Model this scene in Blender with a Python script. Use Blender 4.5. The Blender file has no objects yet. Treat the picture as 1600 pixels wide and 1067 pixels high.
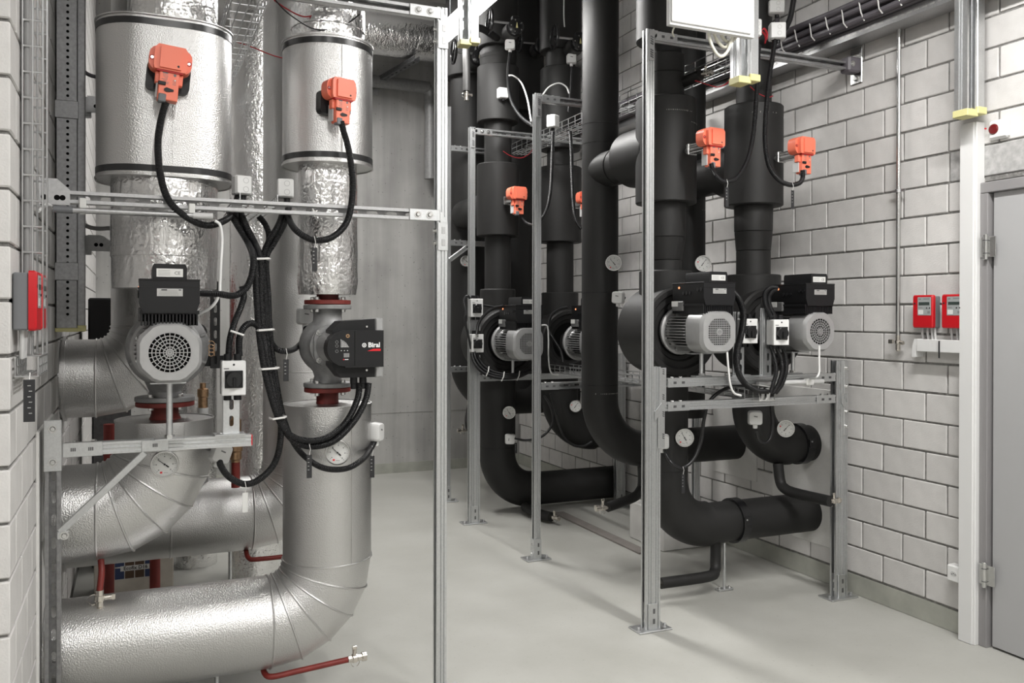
import bpy, bmesh, math, random
from mathutils import Vector, Matrix, Euler
random.seed(7)
PI = math.pi
S = bpy.context.scene
COL = S.collection

# ---------------------------------------------------------------- camera
cd = bpy.data.cameras.new('camera'); cam = bpy.data.objects.new('camera', cd); COL.objects.link(cam)
cd.sensor_width = 36.0; cd.lens = 36.0*1349.26/1600.0
cd.shift_x = 0.0; cd.shift_y = -(533.5-496.83)/1600.0
cd.clip_start = 0.02
YAW, PIT, ROL = 0.4120523, -0.00329697, 0.00205406
_c = Vector((math.sin(YAW)*math.cos(PIT), math.cos(YAW)*math.cos(PIT), math.sin(PIT)))
_r0 = Vector((math.cos(YAW), -math.sin(YAW), 0.0)); _u0 = _r0.cross(_c)
_r = _r0*math.cos(ROL)+_u0*math.sin(ROL); _u = -_r0*math.sin(ROL)+_u0*math.cos(ROL)
M = Matrix.Identity(4)
for i in range(3):
    M[i][0] = _r[i]; M[i][1] = _u[i]; M[i][2] = -_c[i]
M[2][3] = 1.56
cam.matrix_world = M
S.camera = cam

# ---------------------------------------------------------------- world, exposure, ceiling lights and added fill lights
w = bpy.data.worlds.new('room_air'); S.world = w; w.use_nodes = True
w.node_tree.nodes['Background'].inputs[0].default_value = (0.8, 0.82, 0.85, 1)
w.node_tree.nodes['Background'].inputs[1].default_value = 0.05
S.view_settings.view_transform = 'Standard'; S.view_settings.look = 'None'
S.view_settings.exposure = 0.25; S.view_settings.gamma = 1.0; S.view_settings.use_curve_mapping = False
S.cycles.use_denoising = True
S.cycles.max_bounces = 5; S.cycles.diffuse_bounces = 3; S.cycles.glossy_bounces = 3
S.cycles.use_adaptive_sampling = True; S.cycles.adaptive_threshold = 0.05
S.cycles.sample_clamp_indirect = 6.0
S.cycles.caustics_reflective = False; S.cycles.caustics_refractive = False

def lamp_light(name, loc, sx, sy, power, rot=(0, 0, 0)):
    l = bpy.data.lights.new(name, 'AREA'); l.shape = 'RECTANGLE'; l.size = sx; l.size_y = sy
    l.energy = power; l.color = (1.0, 0.985, 0.96)
    o = bpy.data.objects.new(name, l); COL.objects.link(o); o.location = loc; o.rotation_euler = rot
    return o
CEIL = 4.7
# tube lamp and right-aisle luminaire, then unseen luminaires added as fill (fixtures are built further down)
LUM = [((2.07, 5.30, 3.60), 42.0), ((2.55, 1.75, 3.60), 66.0), ((0.30, 0.2, 3.60), 26.0), ((1.55, 6.9, 4.30), 42.0), ((-1.9, -0.3, 3.60), 36.0), ((2.2, -1.2, 3.60), 52.0)]
for (p, e) in LUM:
    lamp_light('luminaire_or_fill_light', (p[0], p[1], p[2]-0.062), 0.11, 1.46, e)

# ---------------------------------------------------------------- materials
MAT = {}
def nodes(name):
    m = bpy.data.materials.new(name); m.use_nodes = True
    nt = m.node_tree; b = nt.nodes['Principled BSDF']
    return m, nt, b
def setp(b, col=None, rough=None, metal=None, spec=None, **k):
    if col is not None: b.inputs['Base Color'].default_value = (*col, 1)
    if rough is not None: b.inputs['Roughness'].default_value = rough
    if metal is not None: b.inputs['Metallic'].default_value = metal
    if spec is not None: b.inputs['Specular IOR Level'].default_value = spec
def mat(name, col, rough=0.5, metal=0.0, spec=0.5, var=0.0, vscale=20.0, bump=0.0, bscale=200.0, bdist=0.001, coord='Object', kind='noise', stretch=None, emit=None, rand=0.0, rvar=0.0):
    m, nt, b = nodes(name); setp(b, col, rough, metal, spec)
    L = nt.links
    tc = nt.nodes.new('ShaderNodeTexCoord')
    src = tc.outputs[coord]
    if stretch:
        mp = nt.nodes.new('ShaderNodeMapping'); mp.inputs['Scale'].default_value = stretch
        L.new(src, mp.inputs['Vector']); src = mp.outputs['Vector']
    if var > 0 or rand > 0:
        nz = nt.nodes.new('ShaderNodeTexNoise'); nz.inputs['Scale'].default_value = vscale; nz.inputs['Detail'].default_value = 5
        L.new(src, nz.inputs['Vector'])
        rp = nt.nodes.new('ShaderNodeValToRGB')
        rp.color_ramp.elements[0].position = 0.3; rp.color_ramp.elements[1].position = 0.7
        a = [max(0, c*(1-var)) for c in col]; z = [min(1, c*(1+var)) for c in col]
        rp.color_ramp.elements[0].color = (*a, 1); rp.color_ramp.elements[1].color = (*z, 1)
        L.new(nz.outputs['Fac'], rp.inputs['Fac'])
        out = rp.outputs['Color']
        if rand > 0:
            oi = nt.nodes.new('ShaderNodeObjectInfo'); mr = nt.nodes.new('ShaderNodeMapRange')
            mr.inputs['To Min'].default_value = 1-rand; mr.inputs['To Max'].default_value = 1+rand*0.6
            L.new(oi.outputs['Random'], mr.inputs['Value'])
            mx = nt.nodes.new('ShaderNodeMix'); mx.data_type = 'RGBA'; mx.blend_type = 'MULTIPLY'; mx.inputs['Factor'].default_value = 1
            L.new(out, mx.inputs['A']); L.new(mr.outputs['Result'], mx.inputs['B']); out = mx.outputs['Result']
        L.new(out, b.inputs['Base Color'])
        if rvar > 0:
            m2 = nt.nodes.new('ShaderNodeMapRange'); m2.inputs['To Min'].default_value = max(0.02, rough-rvar); m2.inputs['To Max'].default_value = min(1, rough+rvar)
            L.new(nz.outputs['Fac'], m2.inputs['Value']); L.new(m2.outputs['Result'], b.inputs['Roughness'])
    if bump > 0:
        if kind == 'noise':
            bz = nt.nodes.new('ShaderNodeTexNoise'); bz.inputs['Scale'].default_value = bscale; bz.inputs['Detail'].default_value = 3; o = bz.outputs['Fac']
        elif kind == 'voronoi':
            bz = nt.nodes.new('ShaderNodeTexVoronoi'); bz.inputs['Scale'].default_value = bscale; o = bz.outputs['Distance']
        else:
            bz = nt.nodes.new('ShaderNodeTexWave'); bz.inputs['Scale'].default_value = bscale; o = bz.outputs['Fac']
        L.new(src, bz.inputs['Vector'])
        bp = nt.nodes.new('ShaderNodeBump'); bp.inputs['Strength'].default_value = bump; bp.inputs['Distance'].default_value = bdist
        L.new(o, bp.inputs['Height']); L.new(bp.outputs['Normal'], b.inputs['Normal'])
    if emit:
        b.inputs['Emission Color'].default_value = (*emit[0], 1); b.inputs['Emission Strength'].default_value = emit[1]
    MAT[name] = m
    return m

mat('block', (0.67, 0.655, 0.64), 0.9, spec=0.2, var=0.05, vscale=14, bump=0.35, bscale=160, bdist=0.003, rand=0.09)
mat('mortar', (0.24, 0.235, 0.225), 0.95, spec=0.1, var=0.25, vscale=40, bump=0.8, bscale=120, bdist=0.006)
mat('base_paint', (0.40, 0.405, 0.36), 0.55, var=0.12, vscale=9, bump=0.2, bscale=60, bdist=0.003)
mat('lintel', (0.42, 0.415, 0.41), 0.9, var=0.2, vscale=30, bump=0.4, bscale=90, bdist=0.004)
mat('plaster', (0.70, 0.69, 0.67), 0.9, var=0.06, vscale=8, bump=0.3, bscale=50, bdist=0.004)
mat('ceiling_grey', (0.55, 0.545, 0.54), 0.85, var=0.1, vscale=3)
mat('side_wall', (0.62, 0.615, 0.60), 0.8, var=0.08, vscale=2)
mat('white_paint', (0.74, 0.735, 0.72), 0.6, var=0.02, vscale=6)
mat('door_grey', (0.42, 0.42, 0.425), 0.45, var=0.015, vscale=4)
mat('frame_grey', (0.27, 0.262, 0.265), 0.45, var=0.03, vscale=5)
mat('duct_white', (0.76, 0.76, 0.755), 0.42)
mat('white_plastic', (0.80, 0.80, 0.79), 0.38, bump=0.05, bscale=500, bdist=0.0004)
mat('light_grey', (0.58, 0.58, 0.575), 0.4)
mat('grey_plastic', (0.16, 0.165, 0.175), 0.5)
mat('black_plastic', (0.011, 0.011, 0.012), 0.42, spec=0.35, bump=0.08, bscale=420, bdist=0.0004)
mat('black_gloss', (0.012, 0.012, 0.013), 0.25)
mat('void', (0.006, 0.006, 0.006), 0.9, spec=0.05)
mat('foam', (0.0155, 0.0151, 0.0148), 0.55, spec=0.4, var=0.18, vscale=5, bump=0.06, bscale=240, bdist=0.0015, rvar=0.08)
mat('galv', (0.66, 0.67, 0.675), 0.40, metal=1.0, var=0.06, vscale=110, bump=0.05, bscale=300, bdist=0.0006, rvar=0.05)
mat('galv_dull', (0.50, 0.50, 0.505), 0.48, metal=1.0, var=0.08, vscale=100, rvar=0.06)
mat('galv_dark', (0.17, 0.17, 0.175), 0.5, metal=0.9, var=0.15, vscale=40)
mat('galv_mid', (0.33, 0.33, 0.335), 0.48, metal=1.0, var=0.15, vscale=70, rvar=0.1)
mat('zinc_bolt', (0.72, 0.72, 0.71), 0.25, metal=1.0)
mat('steel', (0.62, 0.62, 0.61), 0.25, metal=1.0, var=0.05, vscale=20)
mat('wire', (0.66, 0.665, 0.67), 0.3, metal=1.0)
mat('nickel', (0.70, 0.66, 0.60), 0.25, metal=1.0, var=0.1, vscale=90)
mat('brass', (0.42, 0.27, 0.16), 0.38, metal=1.0, var=0.2, vscale=60)
mat('motor_grey', (0.42, 0.42, 0.42), 0.40, metal=0.35, var=0.04, vscale=30, bump=0.08, bscale=300, bdist=0.0006)
mat('motor_dark', (0.16, 0.16, 0.16), 0.5, metal=0.35, var=0.1, vscale=40)
mat('cast_grey', (0.30, 0.30, 0.30), 0.48, metal=0.3, var=0.12, vscale=40, bump=0.3, bscale=220, bdist=0.001)
mat('red_oxide', (0.20, 0.028, 0.022), 0.55, var=0.15, vscale=25)
mat('red_pipe', (0.20, 0.022, 0.016), 0.5, var=0.15, vscale=15)
mat('red_case', (0.52, 0.006, 0.012), 0.42)
mat('orange', (0.95, 0.225, 0.135), 0.40, bump=0.04, bscale=500, bdist=0.0004)
mat('orange_deep', (0.45, 0.012, 0.012), 0.5)
mat('yellow_cap', (0.66, 0.62, 0.30), 0.5)
mat('tie', (0.80, 0.79, 0.77), 0.45)
mat('label_white', (0.72, 0.72, 0.70), 0.45)
mat('label_silver', (0.52, 0.52, 0.51), 0.35, metal=0.4)
mat('ink', (0.02, 0.02, 0.022), 0.6)
mat('ink_grey', (0.22, 0.22, 0.22), 0.6)
mat('print_white', (0.85, 0.85, 0.85), 0.5)
mat('print_faint', (0.30, 0.29, 0.27), 0.6)
mat('red_print', (0.70, 0.01, 0.02), 0.5)
mat('wire_red', (0.50, 0.03, 0.04), 0.45)
mat('cable_black', (0.012, 0.012, 0.013), 0.36)
mat('cable_grey', (0.40, 0.40, 0.40), 0.45)
mat('cable_dark', (0.13, 0.12, 0.135), 0.45)
mat('cable_cream', (0.72, 0.70, 0.60), 0.45)
mat('carton', (0.66, 0.62, 0.55), 0.8, var=0.06, vscale=20)
mat('carton_blue', (0.03, 0.05, 0.13), 0.6)
mat('carton_brown', (0.10, 0.06, 0.035), 0.6)
mat('lcd', (0.045, 0.06, 0.055), 0.25)
mat('panel_grey', (0.34, 0.36, 0.36), 0.4)
mat('lamp_glow', (0.9, 0.9, 0.9), 0.4, emit=((1.0, 0.98, 0.95), 26.0))
mat('led_orange', (0.8, 0.3, 0.15), 0.4, emit=((1.0, 0.35, 0.15), 1.2))
mat('concrete_kerb', (0.22, 0.20, 0.185), 0.85, var=0.1, vscale=12, bump=0.3, bscale=60, bdist=0.003)
mat('tape_dark', (0.02, 0.02, 0.021), 0.3)
mat('red_lens', (0.14, 0.006, 0.008), 0.2)

def jacket():          # hammered (stucco embossed) aluminium cladding
    m, nt, b = nodes('stucco_alu'); setp(b, (0.66, 0.655, 0.648), 0.38, 1.0)
    L = nt.links; tc = nt.nodes.new('ShaderNodeTexCoord')
    v = nt.nodes.new('ShaderNodeTexNoise'); v.inputs['Scale'].default_value = 215; v.inputs['Detail'].default_value = 2
    L.new(tc.outputs['Object'], v.inputs['Vector'])
    n = nt.nodes.new('ShaderNodeTexNoise'); n.inputs['Scale'].default_value = 6; n.inputs['Detail'].default_value = 4
    L.new(tc.outputs['Object'], n.inputs['Vector'])
    mr = nt.nodes.new('ShaderNodeMapRange'); mr.inputs['To Min'].default_value = 0.28; mr.inputs['To Max'].default_value = 0.38
    L.new(n.outputs['Fac'], mr.inputs['Value']); L.new(mr.outputs['Result'], b.inputs['Roughness'])
    bp = nt.nodes.new('ShaderNodeBump'); bp.inputs['Strength'].default_value = 0.55; bp.inputs['Distance'].default_value = 0.0034
    L.new(v.outputs['Fac'], bp.inputs['Height']); L.new(bp.outputs['Normal'], b.inputs['Normal'])
    MAT['stucco'] = m
jacket()
def foilmat():         # crinkled aluminium foil wrap
    m, nt, b = nodes('foil'); setp(b, (0.86, 0.855, 0.85), 0.2, 1.0)
    L = nt.links; tc = nt.nodes.new('ShaderNodeTexCoord')
    n1 = nt.nodes.new('ShaderNodeTexNoise'); n1.inputs['Scale'].default_value = 26; n1.inputs['Detail'].default_value = 6; n1.inputs['Distortion'].default_value = 0.8
    n2 = nt.nodes.new('ShaderNodeTexVoronoi'); n2.inputs['Scale'].default_value = 48; n2.feature = 'DISTANCE_TO_EDGE'
    mp = nt.nodes.new('ShaderNodeMapping'); mp.inputs['Scale'].default_value = (1, 1, 0.45)
    L.new(tc.outputs['Object'], mp.inputs['Vector']); L.new(mp.outputs['Vector'], n1.inputs['Vector']); L.new(tc.outputs['Object'], n2.inputs['Vector'])
    mx = nt.nodes.new('ShaderNodeMath'); mx.operation = 'MULTIPLY_ADD'; mx.inputs[1].default_value = 0.35
    L.new(n2.outputs['Distance'], mx.inputs[0]); L.new(n1.outputs['Fac'], mx.inputs[2])
    bp = nt.nodes.new('ShaderNodeBump'); bp.inputs['Strength'].default_value = 0.8; bp.inputs['Distance'].default_value = 0.009
    L.new(mx.outputs[0], bp.inputs['Height']); L.new(bp.outputs['Normal'], b.inputs['Normal'])
    MAT['foil'] = m
foilmat()
def floormat():        # sealed screed, cloudy grey-green
    m, nt, b = nodes('screed'); setp(b, rough=0.45, spec=0.35)
    L = nt.links; tc = nt.nodes.new('ShaderNodeTexCoord')
    a = nt.nodes.new('ShaderNodeTexNoise'); a.inputs['Scale'].default_value = 1.6; a.inputs['Detail'].default_value = 7; a.inputs['Roughness'].default_value = 0.6
    c = nt.nodes.new('ShaderNodeTexNoise'); c.inputs['Scale'].default_value = 55; c.inputs['Detail'].default_value = 4
    L.new(tc.outputs['Object'], a.inputs['Vector']); L.new(tc.outputs['Object'], c.inputs['Vector'])
    r1 = nt.nodes.new('ShaderNodeValToRGB'); r1.color_ramp.elements[0].position = 0.33; r1.color_ramp.elements[1].position = 0.68
    r1.color_ramp.elements[0].color = (0.40, 0.397, 0.366, 1); r1.color_ramp.elements[1].color = (0.475, 0.472, 0.442, 1)
    L.new(a.outputs['Fac'], r1.inputs['Fac'])
    r2 = nt.nodes.new('ShaderNodeValToRGB'); r2.color_ramp.elements[0].position = 0.26; r2.color_ramp.elements[1].position = 0.36
    r2.color_ramp.elements[0].color = (0.86, 0.85, 0.83, 1); r2.color_ramp.elements[1].color = (1, 1, 1, 1)
    L.new(c.outputs['Fac'], r2.inputs['Fac'])
    mx = nt.nodes.new('ShaderNodeMix'); mx.data_type = 'RGBA'; mx.blend_type = 'MULTIPLY'; mx.inputs['Factor'].default_value = 1
    L.new(r1.outputs['Color'], mx.inputs['A']); L.new(r2.outputs['Color'], mx.inputs['B']); L.new(mx.outputs['Result'], b.inputs['Base Color'])
    mr = nt.nodes.new('ShaderNodeMapRange'); mr.inputs['To Min'].default_value = 0.34; mr.inputs['To Max'].default_value = 0.6
    L.new(a.outputs['Fac'], mr.inputs['Value']); L.new(mr.outputs['Result'], b.inputs['Roughness'])
    bp = nt.nodes.new('ShaderNodeBump'); bp.inputs['Strength'].default_value = 0.12; bp.inputs['Distance'].default_value = 0.003
    L.new(c.outputs['Fac'], bp.inputs['Height']); L.new(bp.outputs['Normal'], b.inputs['Normal'])
    MAT['floor'] = m
floormat()
def concmat():         # formwork concrete with board streaks and pores
    m, nt, b = nodes('concrete'); setp(b, rough=0.8, spec=0.25)
    L = nt.links; tc = nt.nodes.new('ShaderNodeTexCoord')
    mp = nt.nodes.new('ShaderNodeMapping'); mp.inputs['Scale'].default_value = (7, 1, 0.35)
    L.new(tc.outputs['Object'], mp.inputs['Vector'])
    a = nt.nodes.new('ShaderNodeTexNoise'); a.inputs['Scale'].default_value = 1.3; a.inputs['Detail'].default_value = 6
    L.new(mp.outputs['Vector'], a.inputs['Vector'])
    c = nt.nodes.new('ShaderNodeTexNoise'); c.inputs['Scale'].default_value = 2.2; c.inputs['Detail'].default_value = 8
    L.new(tc.outputs['Object'], c.inputs['Vector'])
    v = nt.nodes.new('ShaderNodeTexVoronoi'); v.inputs['Scale'].default_value = 22; v.inputs['Randomness'].default_value = 1
    L.new(tc.outputs['Object'], v.inputs['Vector'])
    ad = nt.nodes.new('ShaderNodeMath'); ad.operation = 'ADD'; L.new(a.outputs['Fac'], ad.inputs[0]); L.new(c.outputs['Fac'], ad.inputs[1])
    r1 = nt.nodes.new('ShaderNodeValToRGB'); r1.color_ramp.elements[0].position = 0.75; r1.color_ramp.elements[1].position = 1.2
    r1.color_ramp.elements[0].position = 0.38; r1.color_ramp.elements[1].position = 0.62
    hf = nt.nodes.new('ShaderNodeMath'); hf.operation = 'MULTIPLY'; hf.inputs[1].default_value = 0.5; L.new(ad.outputs[0], hf.inputs[0])
    r1.color_ramp.elements[0].color = (0.33, 0.325, 0.315, 1); r1.color_ramp.elements[1].color = (0.50, 0.495, 0.48, 1)
    L.new(hf.outputs[0], r1.inputs['Fac'])
    r2 = nt.nodes.new('ShaderNodeValToRGB'); r2.color_ramp.elements[0].position = 0.05; r2.color_ramp.elements[1].position = 0.12
    r2.color_ramp.elements[0].color = (0.45, 0.45, 0.45, 1); r2.color_ramp.elements[1].color = (1, 1, 1, 1)
    L.new(v.outputs['Distance'], r2.inputs['Fac'])
    mx = nt.nodes.new('ShaderNodeMix'); mx.data_type = 'RGBA'; mx.blend_type = 'MULTIPLY'; mx.inputs['Factor'].default_value = 1
    L.new(r1.outputs['Color'], mx.inputs['A']); L.new(r2.outputs['Color'], mx.inputs['B']); L.new(mx.outputs['Result'], b.inputs['Base Color'])
    bp = nt.nodes.new('ShaderNodeBump'); bp.inputs['Strength'].default_value = 0.4; bp.inputs['Distance'].default_value = 0.004
    L.new(r2.outputs['Color'], bp.inputs['Height']); L.new(bp.outputs['Normal'], b.inputs['Normal'])
    MAT['concrete'] = m
concmat()
def conduitmat():      # corrugated black conduit: ribs follow the run (UV u = length in metres)
    m, nt, b = nodes('conduit'); setp(b, (0.009, 0.009, 0.010), 0.38, spec=0.4)
    L = nt.links; uv = nt.nodes.new('ShaderNodeUVMap')
    wv = nt.nodes.new('ShaderNodeTexWave'); wv.inputs['Scale'].default_value = 55; wv.bands_direction = 'X'
    L.new(uv.outputs['UV'], wv.inputs['Vector'])
    bp = nt.nodes.new('ShaderNodeBump'); bp.inputs['Strength'].default_value = 0.75; bp.inputs['Distance'].default_value = 0.003
    L.new(wv.outputs['Fac'], bp.inputs['Height']); L.new(bp.outputs['Normal'], b.inputs['Normal'])
    MAT['conduit'] = m
conduitmat()

# ---------------------------------------------------------------- mesh helpers
class MB:
    def __init__(s): s.v = []; s.f = []; s.uv = {}
    def add(s, vs, fs):
        o = len(s.v); s.v += [tuple(p) for p in vs]; s.f += [tuple(i+o for i in f) for f in fs]; return o
    def box(s, c, d, rot=None, bev=0.0):
        hx, hy, hz = d[0]/2, d[1]/2, d[2]/2
        if bev > 0:
            b = min(bev, hx*0.95, hy*0.95, hz*0.95); vs = []; idx = {}
            for sx in (-1, 1):
                for sy in (-1, 1):
                    for sz in (-1, 1):
                        for ax in range(3):
                            p = [sx*(hx-b), sy*(hy-b), sz*(hz-b)]
                            p[ax] = (sx*hx, sy*hy, sz*hz)[ax]
                            idx[(sx, sy, sz, ax)] = len(vs); vs.append(p)
            fs = []
            for ax in range(3):
                u_, w_ = [(1, 2), (2, 0), (0, 1)][ax]
                for sg in (-1, 1):
                    q = []
                    for (a1, a2) in ((-1, -1), (1, -1), (1, 1), (-1, 1)):
                        t = [0, 0, 0]; t[ax] = sg; t[u_] = a1; t[w_] = a2; q.append(idx[(*t, ax)])
                    fs.append(q if sg > 0 else q[::-1])
            for ax in range(3):      # edges along ax
                u_, w_ = [(1, 2), (2, 0), (0, 1)][ax]
                for a1 in (-1, 1):
                    for a2 in (-1, 1):
                        t0 = [0, 0, 0]; t0[ax] = -1; t0[u_] = a1; t0[w_] = a2; t1 = list(t0); t1[ax] = 1
                        q = [idx[(*t0, u_)], idx[(*t1, u_)], idx[(*t1, w_)], idx[(*t0, w_)]]
                        fs.append(q if a1*a2 < 0 else q[::-1])
            for sx in (-1, 1):
                for sy in (-1, 1):
                    for sz in (-1, 1):
                        q = [idx[(sx, sy, sz, k)] for k in range(3)]
                        fs.append(q if sx*sy*sz > 0 else q[::-1])
        else:
            vs = [(x, y, z) for x in (-hx, hx) for y in (-hy, hy) for z in (-hz, hz)]
            fs = [(0, 1, 3, 2), (4, 6, 7, 5), (0, 4, 5, 1), (2, 3, 7, 6), (0, 2, 6, 4), (1, 5, 7, 3)]
        if rot is not None:
            R = rot if isinstance(rot, Matrix) else Euler(rot).to_matrix()
            vs = [R @ Vector(p) for p in vs]
        s.add([(p[0]+c[0], p[1]+c[1], p[2]+c[2]) for p in vs], fs); return s
    def lathe(s, prof, c=(0, 0, 0), axis='Z', n=32, flip=False):
        """prof: list of (r, h); closes at r = 0 ends; h runs along axis ('Z', 'Y', 'X', '-Y')"""
        vs = []; fs = []; rings = []
        for (r, h) in prof:
            if r <= 1e-6:
                rings.append([len(vs)]); vs.append((0, 0, h))
            else:
                rings.append(list(range(len(vs), len(vs)+n)))
                vs += [(r*math.cos(2*PI*k/n), r*math.sin(2*PI*k/n), h) for k in range(n)]
        for a, b in zip(rings, rings[1:]):
            for k in range(n):
                k2 = (k+1) % n
                if len(a) == 1 and len(b) == 1: continue
                if len(a) == 1: fs.append((a[0], b[k2], b[k]))
                elif len(b) == 1: fs.append((a[k], a[k2], b[0]))
                else: fs.append((a[k], a[k2], b[k2], b[k]))
        def T(p):
            x, y, z = p
            if axis == 'Z': q = (x, y, z)
            elif axis == 'Y': q = (x, z, -y)
            elif axis == '-Y': q = (x, -z, y)
            elif axis == 'X': q = (z, y, -x)
            else: q = (-z, y, x)
            return (q[0]+c[0], q[1]+c[1], q[2]+c[2])
        s.add([T(p) for p in vs], fs); return s
    def cyl(s, c, r, h, axis='Z', n=24, bev=0.0):
        b = bev
        if b > 0: pr = [(0, 0), (r-b, 0), (r, b), (r, h-b), (r-b, h), (0, h)]
        else: pr = [(0, 0), (r, 0), (r, h), (0, h)]
        return s.lathe(pr, c, axis, n)
    def tube(s, pts, r, n=10, closed=False, cap=True, uv=False):
        P_ = [Vector(p) for p in pts]; m = len(P_); o = len(s.v); fs = []
        rr = r if isinstance(r, (list, tuple)) else [r]*m
        tg = []
        for i in range(m):
            a = P_[i-1] if (i > 0 or closed) else P_[i]; b = P_[(i+1) % m] if (i < m-1 or closed) else P_[i]
            t = b-a; tg.append(t.normalized() if t.length > 1e-9 else Vector((0, 0, 1)))
        up = Vector((0, 0, 1)) if abs(tg[0].z) < 0.9 else Vector((1, 0, 0))
        nn = (up-tg[0]*up.dot(tg[0])).normalized()
        L_ = [0.0]
        for i in range(1, m): L_.append(L_[-1]+(P_[i]-P_[i-1]).length)
        vs = []
        for i in range(m):
            nn = nn-tg[i]*nn.dot(tg[i])
            nn = nn.normalized() if nn.length > 1e-6 else tg[i].orthogonal().normalized()
            bb = tg[i].cross(nn)
            for k in range(n):
                a = 2*PI*k/n
                vs.append(P_[i]+nn*(rr[i]*math.cos(a))+bb*(rr[i]*math.sin(a)))
        for i in range(m if closed else m-1):
            j = (i+1) % m
            for k in range(n):
                k2 = (k+1) % n
                fs.append((i*n+k, i*n+k2, j*n+k2, j*n+k))
                if uv:
                    s.uv[len(s.f)+len(fs)-1] = [(L_[i], k/n), (L_[i], (k+1)/n), (L_[j], (k+1)/n), (L_[j], k/n)]
        if cap and not closed:
            fs.append(tuple(range(n-1, -1, -1))); fs.append(tuple((m-1)*n+k for k in range(n)))
        s.add(vs, fs); return s
    def prism(s, poly, lo, hi, axis='Y'):
        """poly: 2D outline (a, b) counter-clockwise; axis Y -> (a, y, b); Z -> (a, b, z); X -> (x, a, b)"""
        n = len(poly)
        def T(a, b, h): return (a, h, b) if axis == 'Y' else ((a, b, h) if axis == 'Z' else (h, a, b))
        vs = [T(a, b, lo) for a, b in poly]+[T(a, b, hi) for a, b in poly]
        f0 = tuple(range(n)); f1 = tuple(range(2*n-1, n-1, -1))
        fs = [f0, f1]+[(k, k+n, (k+1) % n+n, (k+1) % n) for k in range(n)]
        if axis in ('Z', 'X'): fs = [f[::-1] for f in fs]
        s.add(vs, fs); return s
    def xform(s, Mx):
        s.v = [tuple(Mx @ Vector(p)) for p in s.v]; return s

def smooth_path(pts, sub=6):
    P_ = [Vector(p) for p in pts]
    if len(P_) < 3: return P_
    out = []
    Q_ = [P_[0]*2-P_[1]]+P_+[P_[-1]*2-P_[-2]]
    for i in range(1, len(Q_)-2):
        a, b, c, d = Q_[i-1], Q_[i], Q_[i+1], Q_[i+2]
        for k in range(sub):
            t = k/sub
            out.append(0.5*((2*b)+(c-a)*t+(2*a-5*b+4*c-d)*t*t+(3*b-a-3*c+d)*t**3))
    out.append(P_[-1]); return out

def make_mesh(name, mb, m, ang=32):
    me = bpy.data.meshes.new(name); me.from_pydata(mb.v, [], mb.f)
    if mb.uv:
        ul = me.uv_layers.new(name='UVMap')
        for fi, c in mb.uv.items():
            for k, li in enumerate(me.polygons[fi].loop_indices): ul.data[li].uv = c[k]
    me.update()
    bm = bmesh.new(); bm.from_mesh(me); bmesh.ops.recalc_face_normals(bm, faces=bm.faces); bm.to_mesh(me); bm.free()
    me.shade_smooth(); me.set_sharp_from_angle(angle=math.radians(ang))
    me.materials.append(MAT[m] if isinstance(m, str) else m)
    return me
def obj(name, mb, m, parent=None, ang=32):
    o = bpy.data.objects.new(name, make_mesh(name, mb, m, ang)); COL.objects.link(o)
    if parent: o.parent = parent
    return o
def tag(o, label, cat, group=None):
    o['label'] = label; o['category'] = cat
    if group: o['group'] = group
    return o
def thing(name, label, cat, loc=(0, 0, 0), rot=(0, 0, 0), group=None):
    o = bpy.data.objects.new(name, None); COL.objects.link(o); o.empty_display_size = 0.05
    o.location = loc; o.rotation_euler = rot
    return tag(o, label, cat, group)
def root_of(o):
    while o.parent: o = o.parent
    return o
def part(parent, name, mb, m, world=True, ang=32):
    """world=True: geometry given in room coordinates; else in the thing's own frame"""
    if world:
        r = root_of(parent)
        Mx = Matrix.LocRotScale(r.location, r.rotation_euler, r.scale).inverted()
        mb.xform(Mx)
    return obj(name, mb, m, parent, ang)
def struct(name, mb, m, ang=32):
    o = obj(name, mb, m, None, ang); o['kind'] = 'structure'; return o
def copy_tree(o, parent=None):
    c = o.copy(); COL.objects.link(c)
    if parent: c.parent = parent
    for ch in list(o.children): copy_tree(ch, c)
    return c
PROTO = {}
def place(key, build, label, loc, rot=(0, 0, 0), scale=1.0, group=None):
    if key in PROTO: o = copy_tree(PROTO[key])
    else: o = build(); PROTO[key] = o
    o.location = loc; o.rotation_euler = rot; o.scale = (scale,)*3
    o['label'] = label
    if group: o['group'] = group
    return o
def text(parent, body, size, m, loc, rot, name='lettering', align='CENTER', bold=0.0, ext=0.0004):
    cu = bpy.data.curves.new(name, 'FONT'); cu.body = body; cu.size = size; cu.extrude = ext; cu.align_x = align; cu.align_y = 'CENTER'; cu.offset = bold
    cu.materials.append(MAT[m]); cu.resolution_u = 2
    tmp = bpy.data.objects.new(name, cu); COL.objects.link(tmp)
    dg = bpy.context.evaluated_depsgraph_get(); me = bpy.data.meshes.new_from_object(tmp.evaluated_get(dg))
    bpy.data.objects.remove(tmp)
    o = bpy.data.objects.new(name, me); COL.objects.link(o); o.location = loc; o.rotation_euler = rot; o.parent = parent
    return o
def rrect(w_, h_, r, n=5, cx=0, cy=0):
    pts = []
    for (sx, sy, a0) in ((1, -1, -PI/2), (1, 1, 0), (-1, 1, PI/2), (-1, -1, PI)):
        for k in range(n+1):
            a = a0+PI/2*k/n
            pts.append((cx+sx*(w_/2-r)+r*math.cos(a), cy+sy*(h_/2-r)+r*math.sin(a)))
    return pts
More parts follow.
